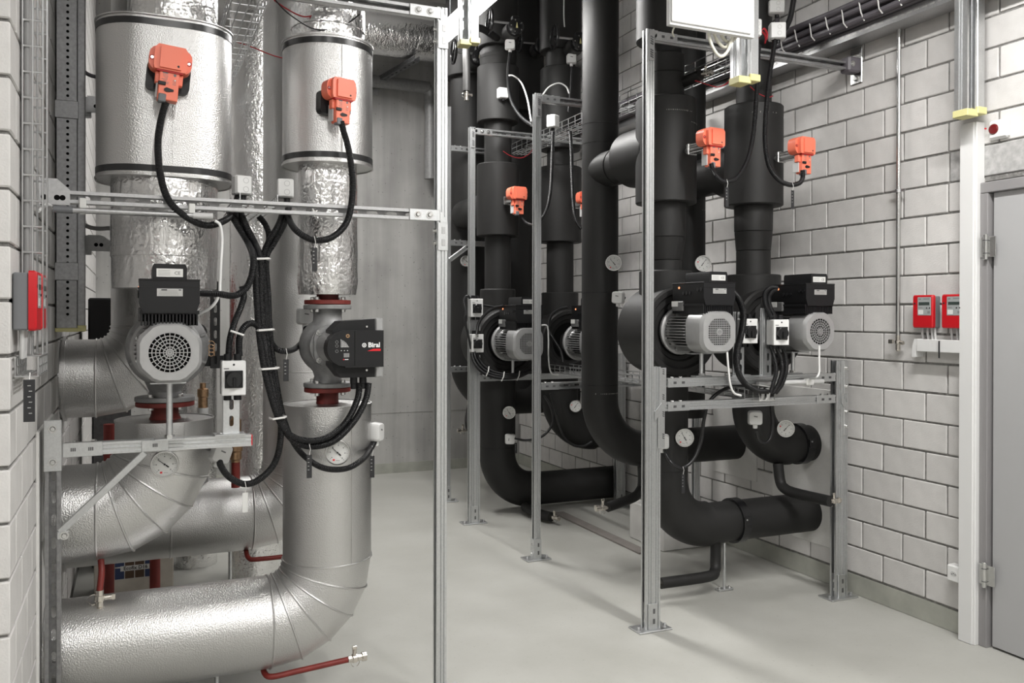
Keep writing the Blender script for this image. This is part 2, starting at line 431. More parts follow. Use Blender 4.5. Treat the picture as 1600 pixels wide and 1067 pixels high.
def loft(sections, cap0=True, cap1=True):
    """sections: list of equal-length 3D loops"""
    mb = MB(); n = len(sections[0]); vs = [p for s_ in sections for p in s_]; fs = []
    for i in range(len(sections)-1):
        for k in range(n):
            k2 = (k+1) % n; fs.append((i*n+k, i*n+k2, (i+1)*n+k2, (i+1)*n+k))
    if cap0: fs.append(tuple(range(n-1, -1, -1)))
    if cap1: fs.append(tuple((len(sections)-1)*n+k for k in range(n)))
    mb.add(vs, fs); return mb

# ================================================================= THE ROOM
XR, XL, YB, YL0 = 3.70, -0.306, 8.27, 2.664
struct('floor', MB().box((-0.2, 2.9, -0.06), (8.6, 11.8, 0.12)), 'floor')
struct('ceiling', MB().box((-0.2, 2.9, CEIL+0.06), (8.6, 11.8, 0.12)), 'ceiling_grey')
struct('wall_back', MB().box(((XR+XL)/2, YB+0.1, CEIL/2), (XR-XL+0.6, 0.2, CEIL)), 'concrete')
wb = bpy.data.objects['wall_back']
for zz in (0.60, 2.62, 4.05):      # formwork joints standing slightly proud
    part(wb, 'formwork_joint', MB().box(((XR+XL)/2, YB-0.001, zz), (XR-XL, 0.006, 0.012)), 'concrete')
struct('baseboard_back', MB().box(((XR+XL)/2, YB-0.003, 0.05), (XR-XL, 0.008, 0.10)), 'base_paint')
struct('wall_front', MB().box((-0.2, -2.65, CEIL/2), (8.6, 0.1, CEIL)), 'side_wall')
struct('wall_side', MB().box((-4.15, 0.0, CEIL/2), (0.1, 5.6, CEIL)), 'side_wall')
struct('wall_return', MB().box((-2.29, 2.80, CEIL/2), (3.72, 0.1, CEIL)), 'side_wall')

BL, BH, BD, MOD, CRS = 0.2625, 0.1405, 0.11, 0.2725, 0.1503
def brick_mesh(L, seed):
    rnd = random.Random(seed); mb = MB(); mb.box((0, 0, 0), (BD, L, BH), bev=0.0035)
    mb.v = [(x, y+rnd.uniform(-1, 1)*0.0012, z+rnd.uniform(-1, 1)*0.0012) for x, y, z in mb.v]
    return make_mesh('brick', mb, 'block', 20)
BM = {}
def brick_for(L):
    k = (round(L, 3), random.randrange(4))
    if k not in BM: BM[k] = brick_mesh(L, hash(k) % 1000)
    return BM[k]
def lay(parent, bricks, keep, facing):
    """bricks: (y_centre, z_centre, length); the nearest `keep` become objects, the others one joined piece"""
    bricks.sort(key=lambda b: (b[0])**2+(b[1]-1.56)**2*0.6)
    for (y, z, L) in bricks[:keep]:
        o = bpy.data.objects.new('brick', brick_for(L)); COL.objects.link(o); o.parent = parent
        o.location = (facing, y, z+random.uniform(-0.0008, 0.0008))
    rest = MB()
    for (y, z, L) in bricks[keep:]: rest.box((facing, y, z), (BD, L, BH))
    if rest.v:
        r = obj('brick_courses', rest, 'block', parent); r['kind'] = 'stuff'

# right wall: mortar core + calcium silicate bricks, door opening left free
core = MB()
DY0, DY1, DZ = 1.86, 2.862, 2.20
core.box((XR+0.007+0.1, (DY1+YB)/2, CEIL/2), (0.2, YB-DY1, CEIL))
core.box((XR+0.107, (-2.6+DY0)/2, CEIL/2), (0.2, DY0+2.6, CEIL))
core.box((XR+0.107, (DY0+DY1)/2, (DZ+CEIL)/2), (0.2, DY1-DY0, CEIL-DZ))
wr = struct('wall_right', core, 'mortar')
bl = []
Z0R = 0.117
for k in range(0, 30):
    zc = Z0R+CRS*(k+0.5)
    if zc > CEIL-0.08: break
    y = (3.063 if k % 2 else 3.193)-MOD*5
    while y < YB:
        y0, y1 = y+0.005, y+MOD-0.005
        y += MOD
        if y1 > YB: y1 = YB-0.002
        if y1-y0 < 0.03 or y1 < 1.7: continue
        if zc < DZ and y0 < DY1:
            if y1 < DY1+0.04: continue
            y0 = DY1+0.004
        if abs(zc-(Z0R+CRS*14.5)) < 0.01 and y0 < 3.05:
            if y1 < 3.10: continue
            y0 = 3.062
        bl.append(((y0+y1)/2, zc, y1-y0))
lay(wr, bl, 292, XR+BD/2)
part(wr, 'lintel', MB().box((XR+0.055, (1.62+3.052)/2, Z0R+CRS*14.5), (0.11, 3.052-1.62, BH+0.004), bev=0.004), 'lintel')
struct('baseboard_right', MB().box((XR+0.05, (DY1+YB)/2, Z0R/2-0.003), (0.1, YB-DY1, Z0R-0.010)), 'base_paint')

# left wall: its end face points at the viewer
core = MB(); core.box((XL-0.007-0.1, (YL0+0.012+YB)/2, CEIL/2), (0.2, YB-YL0-0.012, CEIL))
wl = struct('wall_left', core, 'mortar')
bl = []
Z0L = 0.094
for k in range(-1, 30):
    zc = Z0L+CRS*(k+0.5)
    if zc < 0.05 or zc > CEIL-0.08: continue
    y = YL0; first = True
    while y < YB:
        L = (0.1255 if (k % 2 and first) else BL); first = False
        y1 = min(y+L, YB-0.002)
        if y1-y > 0.03: bl.append(((y+y1)/2, zc, y1-y))
        y += L+0.010
lay(wl, bl, 240, XL-BD/2)
# smooth making-good plaster where the pipes pass through the left wall
part(wl, 'plaster_patch', MB().box((XL+0.002, 3.63, 0.58), (0.012, 0.60, 1.16), bev=0.004), 'plaster')

# door with frame, hinges
fr = MB()
fr.box((XR-0.008, 2.840, 1.069), (0.05, 0.040, 2.138), bev=0.002)
fr.box((XR-0.008, 2.34, 2.165), (0.05, 1.04, 0.05), bev=0.003)
fr.box((XR-0.008, 1.86, 1.069), (0.05, 0.040, 2.138), bev=0.002)
d = struct('door_1', MB().box((XR+0.012, 2.345, 1.075), (0.045, 0.925, 2.13), bev=0.003), 'door_grey')
part(d, 'door_frame', fr, 'frame_grey')
for zz in (1.885, 0.345):
    h = part(d, 'hinge', MB().cyl((XR-0.044, 2.822, zz-0.06), 0.0105, 0.12, n=16, bev=0.002), 'steel')
    part(h, 'hinge_leaf', MB().box((XR-0.036, 2.80, zz), (0.004, 0.05, 0.095), bev=0.001).box((XR-0.036, 2.843, zz), (0.004, 0.026, 0.095), bev=0.001), 'steel')
    for dz in (-0.03, 0.03): part(h, 'hinge_ring', MB().cyl((XR-0.044, 2.822, zz+dz-0.002), 0.0115, 0.004, n=16), 'galv_dark')
part(d, 'door_handle', MB().tube([(XR-0.01, 1.97, 1.05), (XR-0.06, 1.97, 1.05), (XR-0.06, 2.09, 1.05)], 0.010), 'steel')
# white upright cable duct beside the door, to lintel height
cdk = thing('cable_duct', 'tall white cable duct standing on the floor beside the grey door', 'cable duct', (3.66, 2.905, 0))
part(cdk, 'duct_body', MB().box((3.672, 2.905, 1.24), (0.056, 0.088, 2.48), bev=0.003), 'duct_white')
part(cdk, 'duct_lid', MB().box((3.641, 2.910, 1.24), (0.008, 0.074, 2.478), bev=0.002), 'duct_white')

# ================================================================= STRUTS
def channel(L, w=0.043, h=0.043, slots=True, t=0.0028, per=0.08, sl=0.042, sw=0.0145, ph=0.02):
    """slotted C channel along +Z, open side towards -Y, centred on the axis"""
    mb = MB(); a = w/2; c = h/2; GR = 0.0048
    side = [(a, -c), (a, -0.012), (a-GR, -0.010), (a-GR, -0.0035), (a, -0.0015), (a, 0.0015), (a-GR, 0.0035), (a-GR, 0.010), (a, 0.012), (a, c),
            (a-t, c), (a-t, 0.012), (a-GR-t, 0.010), (a-GR-t, -0.010), (a-t, -0.012), (a-t, -c+t), (a-0.0095, -c+t), (a-0.0095, -c+0.008), (a-0.012, -c+0.008), (a-0.012, -c)]
    mb.prism(side, 0, L, 'Z')
    mb.prism([(-x, y) for x, y in side][::-1], 0, L, 'Z')
    b = a-t
    if not slots:
        mb.box((0, c-t/2, L/2), (2*b, t, L)); return mb
    z = 0.0; segs = []
    zz = ph
    while zz+sl < L-0.01:
        segs.append((zz, zz+sl)); zz += per
    y0, y1 = c-t, c
    for (p, q) in segs:
        mb.box((0, (y0+y1)/2, (z+p)/2), (2*b, t, p-z)); z = q
        for sg in (-1, 1):
            poly = [(sg*b, p), (sg*b, q), (0, q), (sg*sw*0.32, q-0.0015), (sg*sw/2, q-sw*0.45), (sg*sw/2, p+sw*0.45), (sg*sw*0.32, p+0.0015), (0, p)]
            if sg > 0: poly = poly[::-1]
            mb.prism([(x_, z_) for x_, z_ in poly], y0, y1, 'Y')
    mb.box((0, (y0+y1)/2, (z+L)/2), (2*b, t, L-z))
    return mb
def orient(mb, p0, p1, open_dir):
    """map the local channel (+Z run, open -Y) onto p0->p1 with its open side towards open_dir"""
    p0 = Vector(p0); z = (Vector(p1)-p0).normalized(); y = -Vector(open_dir); y = (y-z*y.dot(z)).normalized(); x = y.cross(z)
    Mx = Matrix(((x.x, y.x, z.x, p0.x), (x.y, y.y, z.y, p0.y), (x.z, y.z, z.z, p0.z), (0, 0, 0, 1)))
    return mb.xform(Mx)
def strut(p0, p1, od, **k): return orient(channel((Vector(p1)-Vector(p0)).length, **k), p0, p1, od)
def bolt(parent, c, d=(0, -1, 0), r=0.0095, hgt=0.008, m='zinc_bolt', name='bolt'):
    mb = MB(); mb.lathe([(0, 0), (r*1.55, 0), (r*1.55, 0.002), (r*0.0+r, 0.002)], n=16); mb.lathe([(r, 0.002), (r, hgt), (r*0.8, hgt+0.002), (0, hgt+0.002)], n=6)
    z = Vector(d).normalized(); x = z.orthogonal().normalized(); y = z.cross(x); c = Vector(c)
    mb.xform(Matrix(((x.x, y.x, z.x, c.x), (x.y, y.y, z.y, c.y), (x.z, y.z, z.z, c.z), (0, 0, 0, 1))))
    return part(parent, name, mb, m)
def base_plate(t, x, y, sx=0.17, sy=0.11):
    bp = part(t, 'base_plate', MB().box((x, y, 0.004), (sx, sy, 0.008), bev=0.002), 'galv')
    sh = MB(); sh.box((x-0.026, y, 0.07), (0.005, 0.052, 0.125), bev=0.001).box((x, y-0.025, 0.07), (0.050, 0.005, 0.125), bev=0.001).box((x+0.026, y+0.005, 0.05), (0.005, 0.045, 0.085), bev=0.001)
    part(t, 'base_shoe', sh, 'galv')
    for dx in (-0.068, 0.068): bolt(t, (x+dx*(sx/0.17), y-0.012, 0.008), (0, 0, 1), 0.008, 0.012, 'galv_dull', 'anchor_bolt')
    for dz in (0.045, 0.095):
        part(t, 'shoe_slot', MB().box((x+0.004, y-0.0285, dz), (0.010, 0.002, 0.024)), 'galv_dark')
        bolt(t, (x-0.0285, y-0.004, dz), (-1, 0, 0), 0.007)
def plate(t, c, d, m='galv', bolts=(), slots=(), name='joint_plate', bd=(0, -1, 0)):
    p = part(t, name, MB().box(c, d, bev=0.0015), m)
    for b in bolts: bolt(t, b, bd)
    for s_ in slots:
        q = MB()
        for k in (-0.006, 0.0, 0.006): q.box((s_[0]+k, s_[1], s_[2]), (0.0042, 0.003, 0.012))
        part(p, 'knurl', q, 'galv_dark')
    return p

# ---- left frame (plane y = 3.38)
YF = 3.38
t = thing('support_post', 'tall ribbed galvanised post right of the silver pipework, nearest the viewer', 'post', (1.155, YF, 0))
part(t, 'channel', strut((1.155, YF, 0), (1.155, YF, 2.82), (-1, 0, 0)), 'galv')
part(t, 'base_plate', MB().box((1.155, YF, 0.004), (0.17, 0.11, 0.008), bev=0.002), 'galv')
for dx in (-0.062, 0.062): bolt(t, (1.155+dx, YF-0.012, 0.008), (0, 0, 1), 0.010, 0.028, 'galv_dull', 'anchor_bolt')
t = thing('strut_rail', 'uppermost slotted rail meeting the head of the nearest tall post', 'rail', (0.35, YF, 2.79))
part(t, 'channel', strut((0.35, YF, 2.793), (1.13, YF, 2.793), (0, -1, 0), sw=0.018, sl=0.046), 'galv_dull')
def corner(t, x, z, sgn=-1):
    plate(t, (x-0.075, YF-0.024, z), (0.13, 0.004, 0.046), bolts=[(x-0.105, YF-0.026, z), (x-0.055, YF-0.026, z)])
    part(t, 'gusset', MB().prism([(x-0.01, z+0.023), (x-0.01, z-0.03), (x+0.024, z-0.03)][::-1], YF-0.026, YF-0.022, 'Y'), 'galv')
    p = plate(t, (x+0.002, YF-0.024, z-0.085), (0.044, 0.004, 0.115))
    for dz in (-0.06, -0.11): part(p, 'plate_slot', MB().box((x+0.004, YF-0.0265, z+dz), (0.015, 0.002, 0.028), bev=0.0008), 'galv_dull')
    for dz in (-0.06, -0.11): bolt(t, (x-0.022, YF, z+dz), (-1, 0, 0), 0.008)
corner(t, 1.155, 2.793)
t = thing('strut_rail', 'long slotted rail from the left wall to the nearest tall post, above the pumps', 'rail', (-0.29, YF, 1.967))
part(t, 'channel', strut((-0.21, YF, 1.967), (1.13, YF, 1.967), (0, -1, 0), sw=0.018, sl=0.046), 'galv_dull')
corner(t, 1.155, 1.967)
wp = part(t, 'wall_bracket', MB().prism([(-0.303, 1.937), (-0.205, 1.937), (-0.205, 1.99), (-0.245, 2.027), (-0.303, 2.027)], YF-0.026, YF-0.021, 'Y'), 'galv_dull')
for xx in (-0.285, -0.245, -0.228): part(wp, 'bracket_hole', MB().cyl((xx, YF-0.0258, 1.962), 0.0095, 0.001, '-Y', 14), 'void')
part(t, 'flange_foot', MB().box((-0.300, YF, 1.975), (0.008, 0.06, 0.12), bev=0.002), 'galv_dull')
# aluminium conduit tube clipped below that rail
t = thing('conduit_tube', 'thin grey aluminium tube clipped under the long rail at the left', 'conduit', (-0.25, 3.33, 1.92))
part(t, 'tube', MB().tube([(-0.20, 3.335, 1.919), (0.20, 3.335, 1.919)], 0.0105, 14), 'galv_dull')
part(t, 'end_sleeve', MB().tube([(-0.255, 3.335, 1.920), (-0.195, 3.335, 1.919)], 0.0125, 14), 'grey_plastic')
part(t, 'end_sleeve', MB().tube([(0.195, 3.335, 1.919), (0.262, 3.335, 1.919)], 0.0120, 14), 'light_grey')
for xx in (-0.165, 0.19): part(t, 'clip', MB().box((xx, 3.345, 1.935), (0.022, 0.03, 0.055), bev=0.003), 'label_white')
# cantilever bracket at the lower left with its wall upright and brace
t = thing('wall_upright', 'short slotted upright strut standing against the left wall by the lowest silver pipe', 'post', (-0.258, YF, 0))
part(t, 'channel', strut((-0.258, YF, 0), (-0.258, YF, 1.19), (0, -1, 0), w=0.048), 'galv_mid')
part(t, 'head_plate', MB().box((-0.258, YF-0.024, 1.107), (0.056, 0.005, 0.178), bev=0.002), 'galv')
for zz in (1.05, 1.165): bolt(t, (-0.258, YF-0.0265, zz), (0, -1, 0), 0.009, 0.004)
t = thing('cantilever_rail', 'short ribbed rail under the round-grille pump carrying the white switch', 'rail', (-0.22, YF, 1.09))
part(t, 'channel', strut((-0.225, YF, 1.089), (0.402, YF, 1.089), (0, 0, 1)), 'galv')
part(t, 'end_cap', MB().box((0.404, YF, 1.089), (0.004, 0.040, 0.040), bev=0.001), 'red_print')
plate(t, (-0.165, YF-0.0235, 1.089), (0.125, 0.004, 0.050), slots=[(-0.195, YF-0.026, 1.09), (-0.140, YF-0.026, 1.09)])
plate(t, (0.068, YF-0.0235, 1.089), (0.09, 0.004, 0.040), slots=[(0.068, YF-0.026, 1.09)])
bolt(t, (-0.19, YF-0.005, 1.110), (0, 0, 1)); bolt(t, (-0.13, YF-0.005, 1.110), (0, 0, 1)); bolt(t, (0.29, YF-0.005, 1.110), (0, 0, 1))
t = thing('diagonal_brace', 'thin diagonal strut bracing the short rail back to the left wall upright', 'brace', (-0.24, YF, 0.80))
part(t, 'bar', MB().box(((0.035-0.238)/2, YF-0.020, (1.066+0.805)/2), (0.378, 0.012, 0.024), rot=(0, -math.atan2(0.261, 0.273), 0), bev=0.003), 'galv')
part(t, 'foot', MB().box((-0.228, YF-0.022, 0.795), (0.035, 0.012, 0.028), bev=0.003), 'galv'); bolt(t, (-0.222, YF-0.028, 0.795))

# ---- right frames
def tall_post(x, y, h, label, dbl=0.0, shoe=True, cap=True):
    t = thing('support_post', label, 'post', (x, y, 0))
    part(t, 'channel', strut((x, y, 0), (x, y, h), (-1, 0, 0)), 'galv')
    if dbl: part(t, 'second_channel', strut((x+0.041, y-0.002, 0), (x+0.041, y-0.002, dbl), (1, 0, 0)), 'galv')
    if shoe: base_plate(t, x+(0.02 if dbl else 0), y, 0.19 if dbl else 0.17)
    if cap:
        p = plate(t, (x+0.004, y-0.0235, h-0.085), (0.034, 0.004, 0.14), m='galv_dull')
        for dz in (-0.12, -0.055):
            q = MB()
            for k in range(4): q.box((x+0.004, y-0.026, h+dz-0.018+k*0.011), (0.018, 0.0025, 0.006), rot=(0, 0.4, 0))
            part(p, 'knurl', q, 'galv_dark')
    return t
def side_joint(t, x, y, z, sgn, n=2):
    """plate along a rail end plus bolts; sgn = direction the rail leaves the post"""
    plate(t, (x+sgn*0.07, y-0.0235, z), (0.13, 0.004, 0.046), slots=[(x+sgn*0.045, y-0.026, z), (x+sgn*0.095, y-0.026, z)])
    for dx in (0.04, 0.09): bolt(t, (x+sgn*dx, y-0.008, z+0.021), (0, 0, 1), 0.009, 0.006)
YA = 3.66
t = tall_post(2.335, YA, 2.975, 'tall galvanised post in front of the nearest black pump', dbl=1.305)
pl = part(t, 'splice_plate', MB().box((2.408, YA-0.026, 1.20), (0.040, 0.004, 0.20), bev=0.002).box((2.400, YA-0.026, 1.00), (0.040, 0.004, 0.20), bev=0.002), 'galv')
for zz in (1.27, 1.145, 1.06, 0.95):
    q = MB()
    for k in range(3): q.box((2.410, YA-0.029, zz+k*0.010), (0.010, 0.003, 0.005), rot=(0, 0.4, 0))
    part(pl, 'knurl', q, 'galv_dark')
t2 = t
t = thing('strut_rail', 'top slotted rail behind the white cabinet, fixed to the right wall', 'rail', (2.36, YA, 2.945))
part(t, 'channel', strut((2.36, YA, 2.945), (3.60, YA, 2.945), (0, -1, 0)), 'galv_dull')
plate(t, (2.43, YA-0.0235, 2.945), (0.12, 0.004, 0.046), m='galv_dull', slots=[(2.405, YA-0.026, 2.945), (2.455, YA-0.026, 2.945)])
part(t, 'corner_gusset', MB().prism([(2.325, 2.97), (2.325, 2.90), (2.375, 2.97)], YA-0.027, YA-0.023, 'Y'), 'galv_dull')
part(t, 'wall_plate', MB().box((XR-0.005, YA-0.005, 2.955), (0.010, 0.085, 0.20), bev=0.003), 'steel')
part(t, 'wall_boss', MB().box((XR-0.055, YA-0.01, 2.950), (0.09, 0.075, 0.085), bev=0.010), 'cable_dark')
bolt(t, (XR-0.010, YA-0.005, 2.885), (-1, 0, 0), 0.014); bolt(t, (XR-0.075, YA-0.048, 2.95), (0, -1, 0), 0.010)
for nm, zz in (('upper', 1.223), ('lower', 1.104)):
    t = thing('strut_rail', 'ribbed rail under the two nearest black pumps, %s of the pair' % nm, 'rail', (2.40, YA, zz))
    part(t, 'channel', strut((2.44 if nm == 'upper' else 2.42, YA, zz), (3.535, YA, zz), (0, 0, 1)), 'galv')
    side_joint(t, 2.435, YA, zz, 1); side_joint(t, 3.535, YA, zz, -1)
    if nm == 'lower':
        part(t, 'corner_gusset', MB().prism([(2.40, zz+0.022), (2.40, zz-0.022), (2.36, zz-0.07), (2.36, zz-0.02)], YA-0.030, YA-0.026, 'Y'), 'galv')
        part(t, 'corner_gusset', MB().prism([(3.57, zz+0.022), (3.62, zz-0.04), (3.62, zz-0.09), (3.57, zz-0.022)], YA-0.030, YA-0.026, 'Y'), 'galv')
t = tall_post(3.560, YA, 1.313, 'short double galvanised post against the right wall', dbl=1.313, cap=False)
for zz in (1.27, 1.17, 1.03, 0.95):
    bolt(t, (3.605, YA-0.027, zz), (0, -1, 0), 0.008)
    part(t, 'slot_insert', MB().box((3.563, YA-0.023, zz), (0.012, 0.003, 0.03), bev=0.001), 'galv_dull')
part(t, 'head_plate', MB().box((3.606, YA-0.025, 1.22), (0.034, 0.004, 0.18), bev=0.002).box((3.606, YA-0.025, 0.98), (0.034, 0.004, 0.16), bev=0.002), 'galv')
# threaded foot under the low black pipe
def stand(x, y, h, label):
    t = thing('pipe_stand', label, 'pipe stand', (x, y, 0))
    part(t, 'foot', MB().box((x, y, 0.006), (0.10, 0.045, 0.012), bev=0.003), 'galv')
    for dx in (-0.035, 0.035): bolt(t, (x+dx, y, 0.012), (0, 0, 1), 0.008)
    part(t, 'rod', MB().cyl((x, y, 0.012), 0.0085, h-0.012, n=12), 'galv')
stand(3.073, 4.01, 0.27, 'threaded rod foot holding up the lowest black pipe near the wall')
YC = 5.0
tall_post(2.357, YC, 2.975, 'slim galvanised post standing alone before the middle black pumps')
t = thing('strut_rail', 'dark slotted rail at the head of the slim middle post', 'rail', (2.38, YC, 2.945))
part(t, 'channel', strut((2.38, YC, 2.945), (3.62, YC, 2.945), (0, -1, 0)), 'galv_dull'); side_joint(t, 2.375, YC, 2.945, 1)
t = thing('strut_rail', 'low slotted rail running right from the slim middle post', 'rail', (2.38, YC, 1.105))
part(t, 'channel', strut((2.38, YC, 1.105), (3.62, YC, 1.105), (0, -1, 0)), 'galv'); side_joint(t, 2.375, YC, 1.105, 1)
tall_post(3.585, YC, 1.25, 'short post at the wall behind the low black elbow', cap=False)
YE = 6.05
tall_post(2.312, YE, 2.965, 'galvanised post carrying two switches on its left side', dbl=1.66)
t = thing('strut_rail', 'slotted rail at the head of the post with the two switches', 'rail', (2.33, YE, 2.935))
part(t, 'channel', strut((2.30, YE, 2.938), (3.62, YE, 2.938), (0, -1, 0)), 'galv'); corner_z = 2.938
plate(t, (2.41, YE-0.0235, 2.935), (0.12, 0.004, 0.046), bolts=[(2.385, YE-0.026, 2.935), (2.435, YE-0.026, 2.935)])
t = thing('strut_rail', 'low rail holding up the motor of the far left black pump', 'rail', (2.37, YE, 1.085))
part(t, 'channel', strut((2.37, YE, 1.085), (3.60, YE, 1.085), (0, 0, 1)), 'galv'); side_joint(t, 2.365, YE, 1.085, 1)
tall_post(3.60, 6.09, 1.25, 'far short post standing behind the vertical black pipe', dbl=1.25, cap=False)
YG = 6.84
tall_post(2.40, YG, 3.30, 'rearmost galvanised post, half hidden behind the nearest tall post', cap=False)
for zz, nm in ((2.955, 'highest'), (2.165, 'middle'), (1.105, 'lowest')):
    t = thing('strut_rail', '%s short rail on the rearmost post' % nm, 'rail', (2.42, YG, zz))
    part(t, 'channel', strut((2.42, YG, zz), (2.95, YG, zz), (0, -1, 0) if nm != 'middle' else (0, 0, 1)), 'galv_dull'); side_joint(t, 2.42, YG, zz, 1)
t = thing('diagonal_brace', 'small diagonal brace under a rail beside the nearest tall post', 'brace', (2.42, YG, 2.02))
part(t, 'bar', strut((2.41, YG-0.03, 2.02), (2.56, YG-0.03, 2.13), (0, -1, 0), w=0.035, h=0.025, slots=False), 'galv')
# floor strip: low concrete sill between the rows
struct('trim_1', MB().box((3.06, 5.45, 0.006), (0.085, 1.25, 0.016), bev=0.004), 'concrete_kerb')
t = thing('plinth_block', 'pale plastered block on the floor behind the low black elbow', 'block', (3.42, 4.98, 0))
part(t, 'block_body', MB().box((3.40, 5.02, 0.13), (0.42, 0.42, 0.26), bev=0.008), 'plaster')

# ================================================================= SILVER PIPES (left)
part(wr, 'plaster_patch', MB().box((XR+0.001, 4.03, 0.67), (0.012, 0.62, 0.92), bev=0.003), 'plaster')
part(wr, 'plaster_patch', MB().box((XR+0.001, 4.72, 0.73), (0.012, 0.46, 0.50), bev=0.003), 'plaster')
def ring_at(C, th, Rb, r, Y, n=40):
    d = (math.sin(th), -math.cos(th)); out = []
    for k in range(n):
        a = 2*PI*k/n; rad = Rb+r*math.cos(a)
        out.append((C[0]+d[0]*rad, Y+r*math.sin(a), C[1]+d[1]*rad))
    return out
def bead(pts, r=0.0045): return MB().tube(pts, r, 6, closed=True)
def silver_line(label, Xv, Y, z0, ztop, r=0.18, Rb=0.24, gores=5, xw=XL-0.05, cap=True, collar=None):
    t = thing('clad_pipe', label, 'pipe', (Xv, Y, z0-r))
    C = (Xv-Rb, z0+Rb)
    part(t, 'straight_jacket', MB().tube([(xw, Y, z0), (Xv-Rb, Y, z0)], r, 48), 'stucco')
    part(t, 'wall_rosette', MB().lathe([(r+0.001, 0), (r+0.014, 0), (r+0.014, 0.012), (r+0.001, 0.012)], (XL+0.009, Y, z0), 'X', 48), 'stucco')
    ths = [PI/2*i/gores for i in range(gores+1)]
    for a, b in zip(ths, ths[1:]):
        A = ring_at(C, a, Rb, r, Y, 48); B = ring_at(C, b, Rb, r, Y, 48)
        part(t, 'elbow_gore', loft([A, B], False, False), 'stucco')
    for a in ths: part(t, 'seam_bead', bead(ring_at(C, a, Rb, r+0.001, Y)), 'stucco')
    v = MB().tube([(Xv, Y, z0+Rb), (Xv, Y, ztop)], r, 48, cap=False)
    part(t, 'riser_jacket', v, 'stucco')
    if cap:
        part(t, 'end_cap', MB().lathe([(0.05, 0.003), (r-0.004, 0.0), (r-0.004, -0.004), (0.05, -0.004)], (Xv, Y, ztop), 'Z', 48), 'stucco')
        part(t, 'cap_rim', MB().lathe([(r-0.003, 0.004), (r+0.003, 0.004), (r+0.003, -0.003), (r-0.003, -0.003), (r-0.003, 0.004)], (Xv, Y, ztop), 'Z', 48), 'stucco')
    # lengthways lap joint
    part(t, 'lap_joint', MB().box((Xv+r*0.35, Y-r*0.942, (z0+Rb+ztop)/2), (0.002, 0.004, ztop-z0-Rb), rot=(0, 0, 0.36)), 'stucco')
    return t
X1, Y1 = 0.736, 3.60
X2, Y2 = 0.110, 3.65
X3, Y3 = 0.078, 4.45
X4, Y4 = 0.768, 4.45
s1 = silver_line('lowest hammered aluminium pipe with elbow, nearest the viewer', X1, Y1, 0.317, 1.190)
s2 = silver_line('hammered aluminium elbow pipe below the pump with the round grille', X2, Y2, 0.810, 1.150)
part(s2, 'collar_bead', bead([(X2+0.181*math.cos(2*PI*k/40), Y2+0.181*math.sin(2*PI*k/40), 1.055) for k in range(40)]), 'stucco')
s3 = silver_line('highest hammered aluminium elbow pipe, rising behind the round-grille pump', X3, Y3, 1.264, 3.4, cap=False)
s4 = silver_line('hammered aluminium pipe low at the back, with the white hanging tag', X4, Y4, 0.578, 4.4, cap=False)
part(s4, 'band', bead([(X4+0.181*math.cos(2*PI*k/40), Y4+0.181*math.sin(2*PI*k/40), 1.28) for k in range(40)]), 'stucco')
part(s4, 'ring_band', bead([(0.155, Y4+0.181*math.cos(2*PI*k/40), 0.578+0.181*math.sin(2*PI*k/40)) for k in range(40)]), 'stucco')
t = tag(obj('foil_riser', MB().tube([(0.66, 5.3, 0), (0.66, 5.3, 4.6)], 0.15, 40), 'foil'), 'dark shaded foil riser far behind, left of the cable bundle', 'pipe')
t = tag(obj('foil_riser', MB().tube([(0.35, 5.75, 0), (0.35, 5.75, 4.6)], 0.13, 40), 'foil'), 'rearmost foil riser just visible behind the wire tray at the left', 'pipe')
for (x, y, h, lb) in ((0.30, 3.60, 0.14, 'short rod foot under the lowest silver pipe'), (0.43, 4.43, 0.40, 'rod foot under the silver pipe at the back')):
    stand(x, y, h, lb)

def foil_pipe(t, name, x, y, z0, z1, r, seams=()):
    p = MB(); n = 44; k = max(2, int((z1-z0)/0.05)); secs = []
    rnd = random.Random(int(x*1000+z0*100))
    for i in range(k+1):
        z = z0+(z1-z0)*i/k; rr = r+(rnd.uniform(-0.0025, 0.0025) if 0 < i < k else -0.004)
        secs.append([(x+(rr+rnd.uniform(-0.0012, 0.0012))*math.cos(2*PI*q/n), y+(rr+rnd.uniform(-0.0012, 0.0012))*math.sin(2*PI*q/n), z) for q in range(n)])
    o = part(t, name, loft(secs), 'foil', ang=60)
    for zz in seams:
        part(o, 'foil_tape', MB().lathe([(r-0.001, -0.02), (r+0.0022, -0.018), (r+0.0022, 0.018), (r-0.001, 0.02)], (x, y, zz), 'Z', 44), 'foil')
    return o
def stadium(lx, ly, r, x, y, z, n=8):
    return [(x+a, y+b, z) for a, b in rrect(lx, ly, r, n)]
# stack above the panel pump: foil riser + round valve box
t = thing('valve_riser', 'foil riser with round silver valve drum above the panel pump', 'pipe', (X1, Y1, 1.645))
foil_pipe(t, 'lower_foil', X1, Y1, 1.643, 2.19, 0.121, (1.70,))
def drum(t, x, y, z0, z1, r):
    d = part(t, 'valve_drum', MB().lathe([(0, z0), (r-0.003, z0), (r, z0+0.003), (r, z1-0.003), (r-0.003, z1), (0, z1)], (x, y, 0), 'Z', 64), 'stucco')
    for (a, b) in ((z0+0.012, z0+0.035), (z1-0.036, z1-0.012)):
        part(d, 'black_band', MB().lathe([(r-0.001, a), (r+0.002, a), (r+0.002, b), (r-0.001, b)], (x, y, 0), 'Z', 64), 'tape_dark')
    for z in (z0, z1): part(d, 'rim', MB().lathe([(r-0.003, -0.004), (r+0.004, -0.004), (r+0.004, 0.004), (r-0.003, 0.004), (r-0.003, -0.004)], (x, y, z), 'Z', 64), 'stucco')
    part(d, 'lap_seam', MB().box((x+0.02, y-r-0.0005, (z0+z1)/2), (0.003, 0.004, z1-z0-0.08)), 'stucco')
